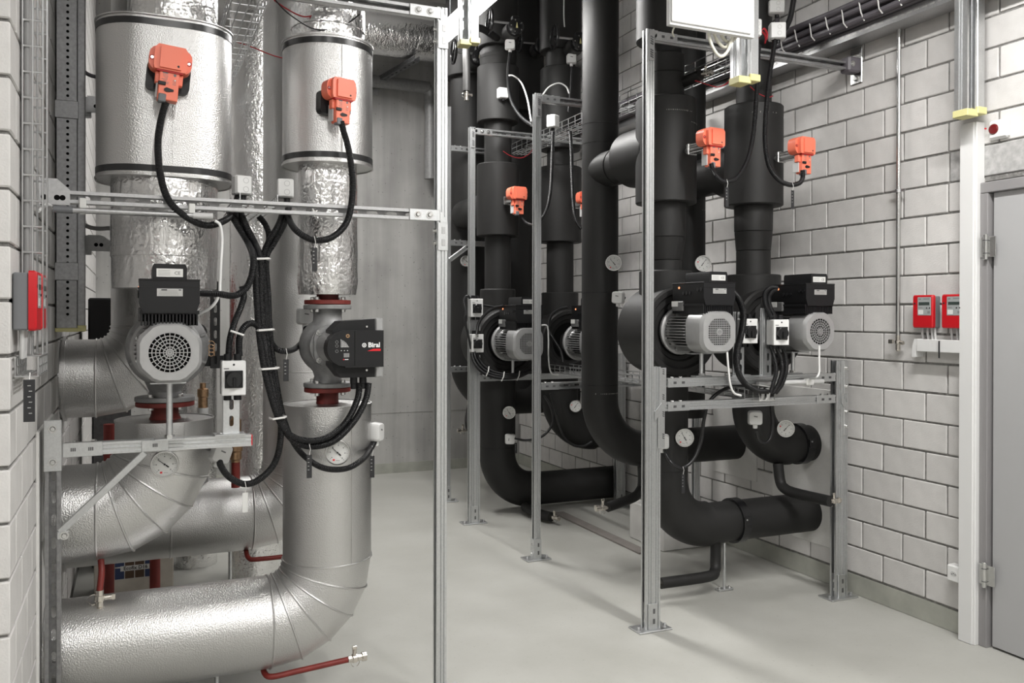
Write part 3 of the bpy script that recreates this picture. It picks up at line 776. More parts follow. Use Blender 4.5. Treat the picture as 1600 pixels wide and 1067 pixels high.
drum(t, X1, Y1, 2.172, 2.672, 0.183)
foil_pipe(t, 'upper_foil', X1, Y1, 2.672, 4.6, 0.150, (2.75, 3.4))
# stack above the round-grille pump: foil riser + oval valve box
t = thing('valve_riser', 'wide foil riser with oval silver valve box at the upper left', 'pipe', (X2, Y2, 1.665))
foil_pipe(t, 'lower_foil', X2, Y2, 1.660, 2.11, 0.195, (1.80,))
foil_pipe(t, 'upper_foil', X2+0.02, Y2, 2.66, 4.6, 0.155, (3.2,))
LX, LY, RR = 0.490, 0.40, 0.165
bx_ = part(t, 'valve_box', loft([stadium(LX-0.006, LY-0.006, RR, X2, Y2, 2.075), stadium(LX, LY, RR, X2, Y2, 2.079), stadium(LX, LY, RR, X2, Y2, 2.661), stadium(LX-0.006, LY-0.006, RR, X2, Y2, 2.665)]), 'stucco')
for (a, b) in ((2.088, 2.112), (2.628, 2.652)):
    part(bx_, 'black_band', loft([stadium(LX+0.004, LY+0.004, RR+0.002, X2, Y2, a), stadium(LX+0.004, LY+0.004, RR+0.002, X2, Y2, b)]), 'tape_dark')
for z in (2.075, 2.665): part(bx_, 'rim', MB().tube(stadium(LX+0.004, LY+0.004, RR+0.002, X2, Y2, z), 0.004, 6, closed=True), 'stucco')
part(bx_, 'lap_seam', MB().box((X2+0.02, Y2-LY/2-0.0005, 2.37), (0.003, 0.004, 0.50)), 'stucco')

# ---- flanges helper
def flange_set(t, x, y, z, up, r=0.095, hub=0.046, grey_first=False):
    """a red companion flange bolted to a grey pump flange; up=+1: red above grey"""
    zr = z+up*0.020
    part(t, 'red_flange', MB().lathe([(0, -0.009), (r-0.002, -0.009), (r, -0.007), (r, 0.007), (r-0.002, 0.009), (0, 0.009)], (x, y, zr), 'Z', 40), 'red_oxide')
    part(t, 'pump_flange', MB().lathe([(0, -0.009), (r+0.001, -0.009), (r+0.003, -0.006), (r+0.003, 0.006), (r+0.001, 0.009), (0, 0.009)], (x, y, z), 'Z', 40), 'cast_grey')
    for k in range(4):
        a = PI/4+PI/2*k; bxx, byy = x+0.075*math.cos(a), y+0.075*math.sin(a)
        bolt(t, (bxx, byy, zr+up*0.009), (0, 0, up), 0.0095, 0.011); bolt(t, (bxx, byy, z-up*0.009), (0, 0, -up), 0.0095, 0.011)

# ---- pump with printed control panel (nearest, on the lowest pipe)
t = thing('panel_pump', 'grey circulator pump with black branded control panel and two red flanges', 'pump', (X1, Y1, 1.19))
part(t, 'lower_neck', MB().lathe([(0.047, 0), (0.045, 0.02), (0.045, 0.06)], (X1, Y1, 1.185), 'Z', 32), 'red_oxide')
flange_set(t, X1, Y1, 1.270, -1); flange_set(t, X1, Y1, 1.592, 1)
part(t, 'upper_neck', MB().lathe([(0.045, 0), (0.045, 0.05)], (X1, Y1, 1.60), 'Z', 32), 'red_oxide')
part(t, 'upper_branch', MB().lathe([(0.062, 1.585), (0.058, 1.56), (0.060, 1.535), (0.085, 1.50)], (X1, Y1, 0), 'Z', 36), 'cast_grey')
part(t, 'lower_branch', MB().lathe([(0.085, 1.36), (0.060, 1.325), (0.054, 1.305), (0.062, 1.275)], (X1, Y1, 0), 'Z', 36), 'cast_grey')
part(t, 'volute', MB().lathe([(0, 0.085), (0.07, 0.080), (0.105, 0.055), (0.116, 0.015), (0.114, -0.02), (0.100, -0.05), (0.088, -0.065), (0.088, -0.085), (0, -0.085)], (X1, Y1, 1.432), 'Y', 44), 'cast_grey', ang=50)
hs = part(t, 'head_flange', MB().prism([(X1+a*1.0, 1.432+b) for a, b in rrect(0.15, 0.15, 0.045, 5)], 3.495, 3.520, 'Y'), 'cast_grey')
for sx in (-1, 1):
    for sz in (-1, 1): bolt(hs, (X1+sx*0.056, 3.495, 1.432+sz*0.056), (0, -1, 0), 0.007)
part(t, 'motor_can', MB().lathe([(0.068, 0), (0.064, 0.12), (0.062, 0.16)], (X1, 3.50, 1.432), '-Y', 40), 'motor_grey')
# control housing, lying in front of the motor and reaching to the right
hx0, hx1, hy = 0.690, 0.892, 3.285
cb = part(t, 'control_housing', MB().prism([(0.735, 1.315), (0.868, 1.315), (0.868, 1.545), (0.735, 1.535), (0.700, 1.50), (0.700, 1.36)], 3.335, 3.46, 'Y'), 'black_plastic')
part(cb, 'side_shell', MB().box((0.886, 3.40, 1.430), (0.034, 0.13, 0.235), bev=0.006), 'motor_grey')
face = [(0.890, 1.362), (0.890, 1.500)]+[(0.740+0.069*math.cos(PI/2+PI*k/14), 1.431+0.069*math.sin(PI/2+PI*k/14)) for k in range(15)]
fp = part(t, 'control_panel', MB().prism(face, hy, 3.36, 'Y'), 'black_plastic')
part(fp, 'panel_rim', MB().prism([(0.890, 1.362), (0.890, 1.358), (0.74, 1.358), (0.74, 1.362)][::-1], hy-0.002, 3.36, 'Y'), 'black_gloss')
part(fp, 'panel_joint', MB().box((0.776, hy-0.0003, 1.431), (0.0012, 0.001, 0.137)), 'void')
RX = (PI/2, 0, 0)
r = root_of(t)
def ltxt(parent, s_, size, m, x, y, z, rot=RX, bold=0.0, align='CENTER', name='lettering'):
    R_ = root_of(parent); Mi = Matrix.LocRotScale(R_.location, R_.rotation_euler, R_.scale).inverted()
    o = text(parent, s_, size, m, (0, 0, 0), rot, name, align, bold); o.location = Mi @ Vector((x, y, z)); return o
ltxt(fp, 'Biral', 0.026, 'print_white', 0.852, hy-0.0006, 1.443, bold=0.0009)
part(fp, 'emblem', MB().lathe([(0.0055, 0), (0.0085, 0), (0.0085, 0.0006), (0.0055, 0.0006), (0.0055, 0)], (0.813, hy, 1.443), '-Y', 24).lathe([(0, 0), (0.003, 0), (0.003, 0.0006), (0, 0.0006)], (0.813, hy, 1.443), '-Y', 12), 'print_white')
part(fp, 'red_stripe', MB().prism([(0.825, 1.420), (0.878, 1.420), (0.878, 1.4285), (0.850, 1.4285)], hy-0.0006, hy, 'Y'), 'red_print')
part(fp, 'power_chart', MB().prism([(0.722, 1.437), (0.753, 1.437), (0.744, 1.452), (0.733, 1.461), (0.722, 1.466)], hy-0.0006, hy, 'Y'), 'ink_grey')
gr = MB()
for k in range(5): gr.box((0.722+k*0.006, hy-0.0009, 1.449-k*0.002), (0.0008, 0.0006, 0.026-k*0.004))
gr.box((0.7375, hy-0.0009, 1.437), (0.032, 0.0006, 0.001)); gr.box((0.722, hy-0.0009, 1.452), (0.001, 0.0006, 0.03))
part(fp, 'chart_lines', gr, 'print_white')
for zz in (1.456, 1.441, 1.421): part(fp, 'key_ring', MB().lathe([(0.0045, 0), (0.006, 0), (0.006, 0.0006), (0.0045, 0.0006), (0.0045, 0)], (0.707, hy, zz), '-Y', 18), 'ink_grey')
for k in range(3): part(fp, 'key_mark', MB().box((0.724+k*0.012, hy-0.0005, 1.423), (0.004, 0.001, 0.002)), 'print_white')
part(fp, 'status_badge', MB().box((0.744, hy-0.0005, 1.405), (0.022, 0.001, 0.016), bev=0.0004), 'ink_grey')
part(fp, 'knob_mark', MB().lathe([(0.003, 0), (0.0075, 0), (0.0075, 0.0006), (0.003, 0.0006), (0.003, 0)], (0.749, hy, 1.479), '-Y', 18), 'brass')
part(fp, 'red_dot', MB().box((0.733, hy-0.0005, 1.389), (0.004, 0.001, 0.004)), 'red_print')
part(fp, 'panel_text', MB().box((0.744, hy-0.0005, 1.389), (0.014, 0.001, 0.0028)), 'print_white')
for zz in (1.514, 1.343): part(cb, 'cover_screw', MB().cyl((0.835, 3.335, zz), 0.004, 0.003, '-Y', 12), 'steel')
for xx in (0.792, 0.829):
    g = part(t, 'cable_gland', MB().lathe([(0.012, 0), (0.012, 0.02), (0.0145, 0.022), (0.0145, 0.046), (0.011, 0.050), (0, 0.050)][::-1], (xx, 3.37, 1.268), 'Z', 18), 'black_plastic')
part(t, 'rating_label', MB().box((0.752, 3.463, 1.338), (0.03, 0.001, 0.034)), 'label_silver')

# ---- motor unit shared by the dry-runner pumps. Local frame: flange plane y = 0, shaft axis -Y, origin on the axis
def motor_parts(t, style):
    W = False
    fl = part(t, 'motor_flange', MB().lathe([(0, 0.006), (0.122, 0.006), (0.127, 0.0), (0.127, -0.014), (0.118, -0.020), (0, -0.020)], (0, 0, 0), 'Y', 44), 'motor_grey', W)
    for k in range(8):
        a = PI/8+PI/4*k
        part(fl, 'flange_bolt', MB().lathe([(0.0, 0.014), (0.008, 0.014), (0.008, 0), (0, 0)], (0.108*math.cos(a), -0.034, 0.108*math.sin(a)), 'Y', 6), 'zinc_bolt', W)
    part(t, 'motor_body', MB().lathe([(0.098, -0.018), (0.086, -0.03), (0.086, -0.215), (0, -0.215)], (0, 0, 0), 'Y', 36), 'motor_dark' if style == 'oct' else 'motor_grey', W)
    fi = MB()
    for k in range(-5, 6):
        z = k*0.0152; hw = math.sqrt(max(0.0, 0.112**2-z*z))
        fi.box((0, -0.115, z), (2*hw, 0.165, 0.0042))
    for k in range(-3, 4): fi.box((k*0.016, -0.115, 0.0), (0.0042, 0.165, 2*math.sqrt(0.106**2-(k*0.016)**2)))
    part(t, 'cooling_fins', fi, 'motor_grey', W)
    part(t, 'lifting_lug', MB().box((0, -0.06, 0.110), (0.05, 0.03, 0.012), bev=0.002), 'motor_grey', W)
    # fan cover
    if style == 'oct':
        def sec(s_, y):
            a = 0.104*s_; c = a*0.46; ch = 0.012
            P8 = [(c, -a), (a, -c), (a, c), (c, a), (-c, a), (-a, c), (-a, -c), (-c, -a)]; out = []
            for i in range(8):
                p, q = Vector(P8[i]), Vector(P8[(i+1) % 8]); d_ = (q-p).normalized()*ch
                out += [p+d_, (p+q)/2, q-d_]
            return [(v.x, y, v.y) for v in out]
        n = 24; hole = 0.070
    else:
        def sec(s_, y):
            return [(a, y, b) for a, b in rrect(0.215*s_, 0.215*s_, 0.070*s_, 5)]
        n = 24; hole = 0.072
    S0, S1_, S2_, S3_ = sec(0.93, -0.195), sec(1.0, -0.21), sec(1.0, -0.325), sec(0.90, -0.345)
    mb = loft([S0, S1_, S2_, S3_], False, False)
    # front annulus with a round opening
    ang = [math.atan2(p[2], p[0]) for p in S3_]
    S4_ = [(hole*math.cos(a), -0.345, hole*math.sin(a)) for a in ang]
    S5_ = [(hole*math.cos(a), -0.333, hole*math.sin(a)) for a in ang]
    mb2 = loft([S3_, S4_, S5_], False, False); mb.add(mb2.v, mb2.f)
    fc = part(t, 'fan_cover', mb, 'motor_grey', W, ang=28)
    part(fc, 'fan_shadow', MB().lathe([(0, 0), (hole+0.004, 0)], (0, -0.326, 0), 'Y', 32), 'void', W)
    g = MB()
    if style == 'oct':
        for k in range(5):
            rr = 0.020+k*0.0122
            g.lathe([(rr-0.0016, -0.342), (rr+0.0016, -0.342), (rr+0.0016, -0.3445), (rr-0.0016, -0.3445), (rr-0.0016, -0.342)], (0, 0, 0), 'Y', 40)
        for k in range(24):
            a = 2*PI*k/24; r0 = 0.012 if k % 2 == 0 else 0.032
            g.box(((r0+0.071)/2*math.cos(a), -0.3433, (r0+0.071)/2*math.sin(a)), (0.071-r0, 0.0024, 0.0026), rot=(0, -a, 0))
        g.lathe([(0, -0.3455), (0.0135, -0.3455), (0.0135, -0.342), (0, -0.342)], (0, 0, 0), 'Y', 24)
    else:
        for k in range(-6, 7):
            q = k*0.0112; L_ = 2*math.sqrt(max(1e-5, 0.0725**2-q*q))
            g.box((0, -0.3433, q), (L_, 0.0024, 0.0036)); g.box((q, -0.3433, 0), (0.0036, 0.0024, L_))
        g.lathe([(0, -0.3455), (0.017, -0.3455), (0.017, -0.342), (0, -0.342)], (0, 0, 0), 'Y', 24)
    part(fc, 'fan_grille', g, 'motor_grey', W)
    part(fc, 'hub_mark', MB().lathe([(0.007, -0.3465), (0.010, -0.3465), (0.010, -0.345), (0.007, -0.345), (0.007, -0.3465)], (0, 0, 0), 'Y', 18).box((0, -0.3462, 0.001), (0.006, 0.001, 0.006), rot=(0, PI/4, 0)), 'ink_grey', W)
    # frequency converter on top
    hsk = MB()
    for k in range(17): hsk.box((-0.088+k*0.011, -0.20, 0.112), (0.0052, 0.27, 0.040))
    hsk.box((0, -0.20, 0.137), (0.19, 0.27, 0.012))
    cv = part(t, 'converter_heatsink', hsk, 'black_plastic', W)
    prof = [(-0.084, 0.135), (0.084, 0.135), (0.096, 0.170), (0.096, 0.246), (-0.096, 0.246), (-0.096, 0.170)]
    ch = part(t, 'converter_case', MB().prism(prof, -0.345, -0.075, 'Y'), 'black_plastic', W)
    part(ch, 'case_lid', MB().box((0, -0.21, 0.2475), (0.196, 0.275, 0.006), bev=0.002), 'black_gloss', W)
    part(ch, 'case_line', MB().box((0, -0.3455, 0.222), (0.188, 0.001, 0.0015)), 'black_gloss', W)
    lb = part(ch, 'type_label', MB().box((0.0, -0.3457, 0.205), (0.082, 0.001, 0.026)), 'label_silver', W)
    tl = MB()
    for k in range(4): tl.box((-0.004, -0.3464, 0.196+k*0.0048), (0.066-k*0.004, 0.0006, 0.0009))
    part(lb, 'print_lines', tl, 'ink_grey', W); part(lb, 'print_name', MB().box((-0.018, -0.3464, 0.2135), (0.018, 0.0006, 0.0036)).box((0.032, -0.3464, 0.2135), (0.008, 0.0006, 0.003)), 'ink', W)
    cp = part(t, 'module_cap', MB().prism([(-0.055, 0.250), (0.055, 0.250), (0.055, 0.290), (0.050, 0.302), (-0.050, 0.302), (-0.055, 0.290)], -0.335, -0.13, 'Y'), 'black_plastic', W)
    cl = part(cp, 'approval_label', MB().box((0, -0.3357, 0.272), (0.084, 0.001, 0.028)), 'label_white', W)
    tl = MB()
    for k in range(4): tl.box((-0.018, -0.3364, 0.264+k*0.0052), (0.038, 0.0006, 0.001))
    part(cl, 'print_lines', tl, 'ink_grey', W)
    text(cl, 'CE', 0.016, 'ink_grey', (0.024, -0.3364, 0.271), RX, bold=0.0002)
    # side of the converter: indicator, plugs, side label
    part(ch, 'indicator', MB().cyl((-0.0965, -0.135, 0.225), 0.006, 0.002, '-X', 14), 'led_orange', W)
    for k in range(3): part(ch, 'plug', MB().cyl((-0.0965, -0.175-k*0.028, 0.196), 0.009, 0.004, '-X', 14), 'black_gloss', W)
    for k in range(2): part(ch, 'plug', MB().cyl((-0.0965, -0.30-k*0.026, 0.212), 0.010, 0.004, '-X', 14), 'black_gloss', W)
    part(t, 'terminal_box', MB().box((-0.02, -0.12, 0.13), (0.16, 0.10, 0.05), bev=0.004), 'motor_dark', W)
    part(t, 'side_label', MB().box((-0.1005, -0.10, 0.142), (0.001, 0.055, 0.028)), 'label_white', W)
    part(t, 'foot_plate', MB().box((0, -0.17, -0.114), (0.12, 0.06, 0.006), bev=0.001), 'galv', W)
def rod_support(t, x, y, z0, z1):
    part(t, 'support_rod', MB().cyl((x, y, z0), 0.011, z1-z0, n=14), 'galv')
    part(t, 'rod_plate', MB().box((x, y, z0+0.003), (0.10, 0.045, 0.006), bev=0.001), 'galv')
    part(t, 'rod_nut', MB().lathe([(0, 0), (0.017, 0), (0.017, 0.012), (0, 0.012)], (x, y, z0+0.006), 'Z', 6), 'zinc_bolt')

# ---- round-grille pump at the left
t = thing('grille_pump', 'grey pump motor with octagonal round-grille fan cover and black converter box at left', 'pump', (X2, 3.50, 1.430))
motor_parts(t, 'oct')
rod_support(t, X2+0.005, 3.33, 1.111, 1.318)
part(t, 'volute', MB().lathe([(0, 0.13), (0.10, 0.125), (0.142, 0.09), (0.152, 0.045), (0.148, 0.0), (0.135, -0.02), (0.10, -0.026), (0, -0.026)], (X2+0.008, 3.55, 1.430), 'Y', 48), 'cast_grey', ang=50)
vr = MB()
for k in range(8):
    a = PI/8+PI/4*k; vr.box((X2+0.008+0.135*math.cos(a), 3.53, 1.43+0.135*math.sin(a)), (0.022, 0.02, 0.008), rot=(0, -a, 0))
part(t, 'volute_ribs', vr, 'cast_grey')
part(t, 'lower_branch', MB().lathe([(0.062, 1.235), (0.058, 1.26), (0.075, 1.30), (0.11, 1.36)], (X2, 3.64, 0), 'Z', 36), 'cast_grey')
part(t, 'upper_branch', MB().lathe([(0.11, 1.50), (0.075, 1.56), (0.060, 1.60), (0.060, 1.665)], (X2, 3.64, 0), 'Z', 36), 'cast_grey')
flange_set(t, X2, 3.64, 1.232, -1, r=0.108)
part(t, 'red_hub', MB().lathe([(0.06, 1.15), (0.05, 1.175), (0.05, 1.21)], (X2, 3.64, 0), 'Z', 32), 'red_oxide')
part(t, 'capillary_coil', MB().tube([(X2+0.155+0.011*math.cos(a*0.5), 3.42, 1.405+a*0.0011+0.011*math.sin(a*0.5)) for a in range(0, 44)], 0.0016, 6), 'brass')

# ================================================================= BLACK FOAM-INSULATED PIPES (right)
def arc_path(x0, Y, zc, xd, Rb, z_top, x_end, n=14):
    """down from (x0, z_top), elbow towards +X at level zc, run to x_end"""
    p = [(x0, Y, z_top)]
    for k in range(n+1):
        a = PI/2*k/n
        p.append((x0+Rb-Rb*math.cos(a), Y, zc+Rb-Rb*math.sin(a)))
    p.append((x_end, Y, zc)); return p
def foam_seam(t, x, y, z, r): part(t, 'foam_joint', MB().lathe([(r-0.001, -0.0015), (r+0.0012, -0.0008), (r+0.0012, 0.0008), (r-0.001, 0.0015)], (x, y, z), 'Z', 40), 'black_gloss')
def steps(t, x, y, segs, nm='foam_sleeve'):
    """segs: (z0, z1, r0, r1) vertical foam sleeves, rounded ends"""
    for (z0, z1, r0, r1) in segs:
        b = 0.006
        part(t, nm, MB().lathe([(0, z0), (r0-b, z0), (r0, z0+b), (r1, z1-b), (r1-b, z1), (0, z1)], (x, y, 0), 'Z', 48), 'foam')
def print_line(t, x, y, z, r, a0, n, h=0.008):
    """faint factory printing round a foam sleeve"""
    rnd = random.Random(int(z*1000)); mb = MB(); da = 0.011/r
    for k in range(n):
        if rnd.random() < 0.22: continue
        a = a0+k*da; hh = h*rnd.uniform(0.45, 1); ww = 0.0055*rnd.uniform(0.4, 1)
        mb.box((x+(r+0.0004)*math.cos(a), y+(r+0.0004)*math.sin(a), z), (0.0008, ww, hh), rot=(rnd.uniform(-0.4, 0.4), 0, a))
    part(t, 'factory_print', mb, 'print_faint')
def volute_drum(t, x, yf, yb, z, R):
    part(t, 'volute_insulation', MB().lathe([(0, yb), (R-0.015, yb), (R, yb-0.015), (R, yf+0.012), (R-0.010, yf), (R-0.035, yf), (R-0.045, yf+0.016), (R-0.075, yf+0.016), (R-0.085, yf+0.030), (R-0.115, yf+0.034), (0, yf+0.036)], (x, 0, z), 'Y', 72), 'foam')
    part(t, 'flange_gap', MB().lathe([(0.085, yf+0.033), (R-0.105, yf+0.030)], (x, 0, z), 'Y', 48), 'void')
def riser_unit(label, X, Y, zv, R, segs, low=None, style='mesh', ms=1.0, yf=None, yflange=None, rail=1.245, rod_y=None, mlabel=''):
    t = thing('insulated_riser', label, 'pipe', (X, Y, 0.0))
    steps(t, X, Y, segs)
    volute_drum(t, X, yf, 2*Y-yf-0.03, zv, R)
    if low:
        r, Rb, zc, xe = low
        part(t, 'foam_elbow', MB().tube(arc_path(X, Y, zc, 1, Rb, zv-0.1, X+Rb+0.005), r, 44), 'foam')
        foam_seam(t, X, Y, zc+Rb+0.06, r)
        part(t, 'foam_branch', MB().tube([(X+Rb, Y, zc), (xe, Y, zc)], r-0.011, 44), 'foam')
    m = thing('pump_motor', mlabel, 'pump motor', (X, yflange, zv)); m.scale = (ms,)*3
    motor_parts(m, style)
    rod_support(m, X, rod_y, rail, zv-0.112*ms)
    return t
XA, YP = 2.68, 4.02
a1 = riser_unit('nearest black foam riser with drum and low elbow into the right wall', XA, YP, 1.478, 0.24,
    [(3.06, 4.6, 0.165, 0.165), (2.985, 3.065, 0.085, 0.085), (2.88, 2.99, 0.100, 0.100), (2.72, 2.885, 0.097, 0.100), (2.172, 2.742, 0.166, 0.166), (1.985, 2.18, 0.108, 0.110), (1.86, 1.99, 0.088, 0.108), (1.80, 1.865, 0.086, 0.087), (1.52, 1.805, 0.145, 0.145)],
    low=(0.124, 0.27, 0.388, XR+0.01), style='mesh', yf=3.862, yflange=3.885, rail=1.245, rod_y=3.69, mlabel='pump motor with square-mesh fan cover, nearest of the black pumps')
print_line(a1, XA, YP, 2.655, 0.166, -2.2, 16); print_line(a1, XA, YP, 2.60, 0.166, -1.2, 9)
XB = 3.28
a2 = riser_unit('black foam riser beside the right wall with drum and short elbow into the wall', XB, YP, 1.478, 0.24,
    [(2.755, 4.6, 0.100, 0.100), (2.19, 2.762, 0.166, 0.166), (2.04, 2.195, 0.108, 0.110), (1.93, 2.045, 0.098, 0.107), (1.79, 1.935, 0.097, 0.097), (1.52, 1.795, 0.155, 0.155)],
    low=(0.118, 0.24, 0.800, XR+0.01), style='oct', yf=3.862, yflange=3.83, rail=1.245, rod_y=3.69, mlabel='pump motor with octagonal fan cover beside the right wall')
print_line(a2, XB, YP, 2.70, 0.166, -2.3, 14)
for (tt, xx, zz, r) in ((a1, XA+0.47, 0.388, 0.124), (a2, XB+0.335, 0.800, 0.118)):
    bd = part(tt, 'clamp_band', MB().lathe([(r-0.012, -0.026), (r+0.003, -0.026), (r+0.003, 0.026), (r-0.012, 0.026), (r-0.012, -0.026)], (xx, YP, zz), 'X', 44), 'black_gloss')
    part(bd, 'clamp_bolt', MB().cyl((xx-0.012, YP-0.119, zz+0.03), 0.005, 0.012, '-Y', 10), 'galv_dull')
    part(bd, 'clamp_ear', MB().box((xx, YP-0.124, zz+0.02), (0.045, 0.008, 0.05), bev=0.002), 'black_gloss')
XC, YQ = 2.656, 4.71
b1 = thing('insulated_riser', 'tall plain black foam riser with gauge, bending right into the wall', 'pipe', (XC, YQ, 0))
part(b1, 'foam_pipe', MB().tube(arc_path(XC, YQ, 0.712, 1, 0.33, 4.6, XR+0.01), 0.1135, 48), 'foam')
for zz in (2.62, 1.70, 1.13, 2.74): foam_seam(b1, XC, YQ, zz, 0.1135)
print_line(b1, XC, YQ, 1.08, 0.1135, -2.3, 18)
part(b1, 'bypass_branch', MB().tube([(XC, YQ, 2.455), (XC+0.005, 4.50, 2.455)], 0.108, 40).lathe([(0, 4.56), (0.09, 4.56), (0.108, 4.54), (0.108, 4.05)], (XC+0.01, 0, 2.455), 'Y', 44), 'foam')
part(b1, 'branch_collar', MB().lathe([(0, 4.36), (0.158, 4.36), (0.164, 4.354), (0.164, 4.03)], (XC+0.02, 0, 2.47), 'Y', 48), 'foam')
b4 = thing('insulated_riser', 'black foam riser half hidden behind the nearest drum', 'pipe', (3.31, YQ, 0))
part(b4, 'foam_pipe', MB().tube([(3.31, YQ, 0.9), (3.31, YQ, 4.6)], 0.1135, 44), 'foam')
part(b4, 'bypass_branch', MB().lathe([(0, 4.70), (0.12, 4.70), (0.12, 4.32), (0.15, 4.31), (0.15, 4.0)], (3.30, 0, 2.43), 'Y', 44), 'foam')
print_line(b4, 3.31, YQ, 2.24, 0.1135, -1.2, 8)
XD, YS = 2.63, 6.30
SEG6 = [(3.664, 4.6, 0.158, 0.158), (3.50, 3.60, 0.140, 0.150), (3.075, 3.51, 0.166, 0.166), (2.735, 3.085, 0.108, 0.108), (2.18, 2.745, 0.168, 0.168), (1.76, 2.185, 0.104, 0.104), (1.40, 1.765, 0.14, 0.14)]
a3 = riser_unit('black foam riser behind the post with the two switches, elbow near the floor', XD, YS, 1.352, 0.255, SEG6,
    low=(0.142, 0.30, 0.165, XR+0.01), style='mesh', ms=1.13, yf=6.10, yflange=6.09, rail=1.105, rod_y=6.0, mlabel='pump motor with round mesh grille, cut by the slim middle post')
part(a3, 'foam_ball', MB().lathe([(0.0, 3.70), (0.10, 3.69), (0.148, 3.63), (0.148, 3.57), (0.10, 3.50), (0, 3.49)], (XD, YS, 0), 'Z', 44), 'foam', ang=60)
XE = 3.18
SEG7 = [(3.70, 4.6, 0.17, 0.17), (3.55, 3.71, 0.12, 0.12), (2.90, 3.56, 0.165, 0.165), (2.75, 2.91, 0.108, 0.108), (2.15, 2.76, 0.175, 0.175), (1.74, 2.155, 0.110, 0.110), (1.40, 1.745, 0.15, 0.15)]
a4 = riser_unit('far black foam riser partly hidden behind the tall plain riser', XE, YS, 1.352, 0.255, SEG7,
    low=(0.150, 0.30, 0.60, XR+0.01), style='mesh', ms=1.13, yf=6.10, yflange=5.97, rail=1.105, rod_y=5.9, mlabel='pump motor mostly hidden behind the tall plain black riser')
b5 = thing('insulated_riser', 'thick dark foam riser at the far left of the black pipes', 'pipe', (2.68, 7.08, 0))
part(b5, 'foam_pipe', MB().tube(arc_path(2.68, 7.08, 0.84, 1, 0.34, 4.6, XR+0.01), 0.165, 44), 'foam')
steps(b5, 2.68, 7.08, [(3.62, 4.6, 0.205, 0.205)])
part(b5, 'bypass_branch', MB().lathe([(0, 7.0), (0.13, 7.0), (0.13, 6.3)], (2.62, 0, 2.42), 'Y', 40), 'foam')
b8 = thing('insulated_riser', 'dark foam riser in the gap between the far pumps', 'pipe', (3.14, 7.08, 0))
part(b8, 'foam_pipe', MB().tube([(3.14, 7.08, 0.9), (3.14, 7.08, 4.6)], 0.15, 44), 'foam')
steps(b8, 3.14, 7.08, [(3.35, 4.6, 0.24, 0.24)])
# thin drain stubs on the black lines
def foam_drain(label, pts, r=0.034):
    t = thing('drain_stub', label, 'pipe', pts[-1])
    part(t, 'foam_tube', MB().tube(smooth_path(pts, 5), r, 20), 'foam')
    return t

# ================================================================= SMALL DEVICES
def face_cam(p, k=0.85): return (0, 0, -k*math.atan2(p[0], p[1]))
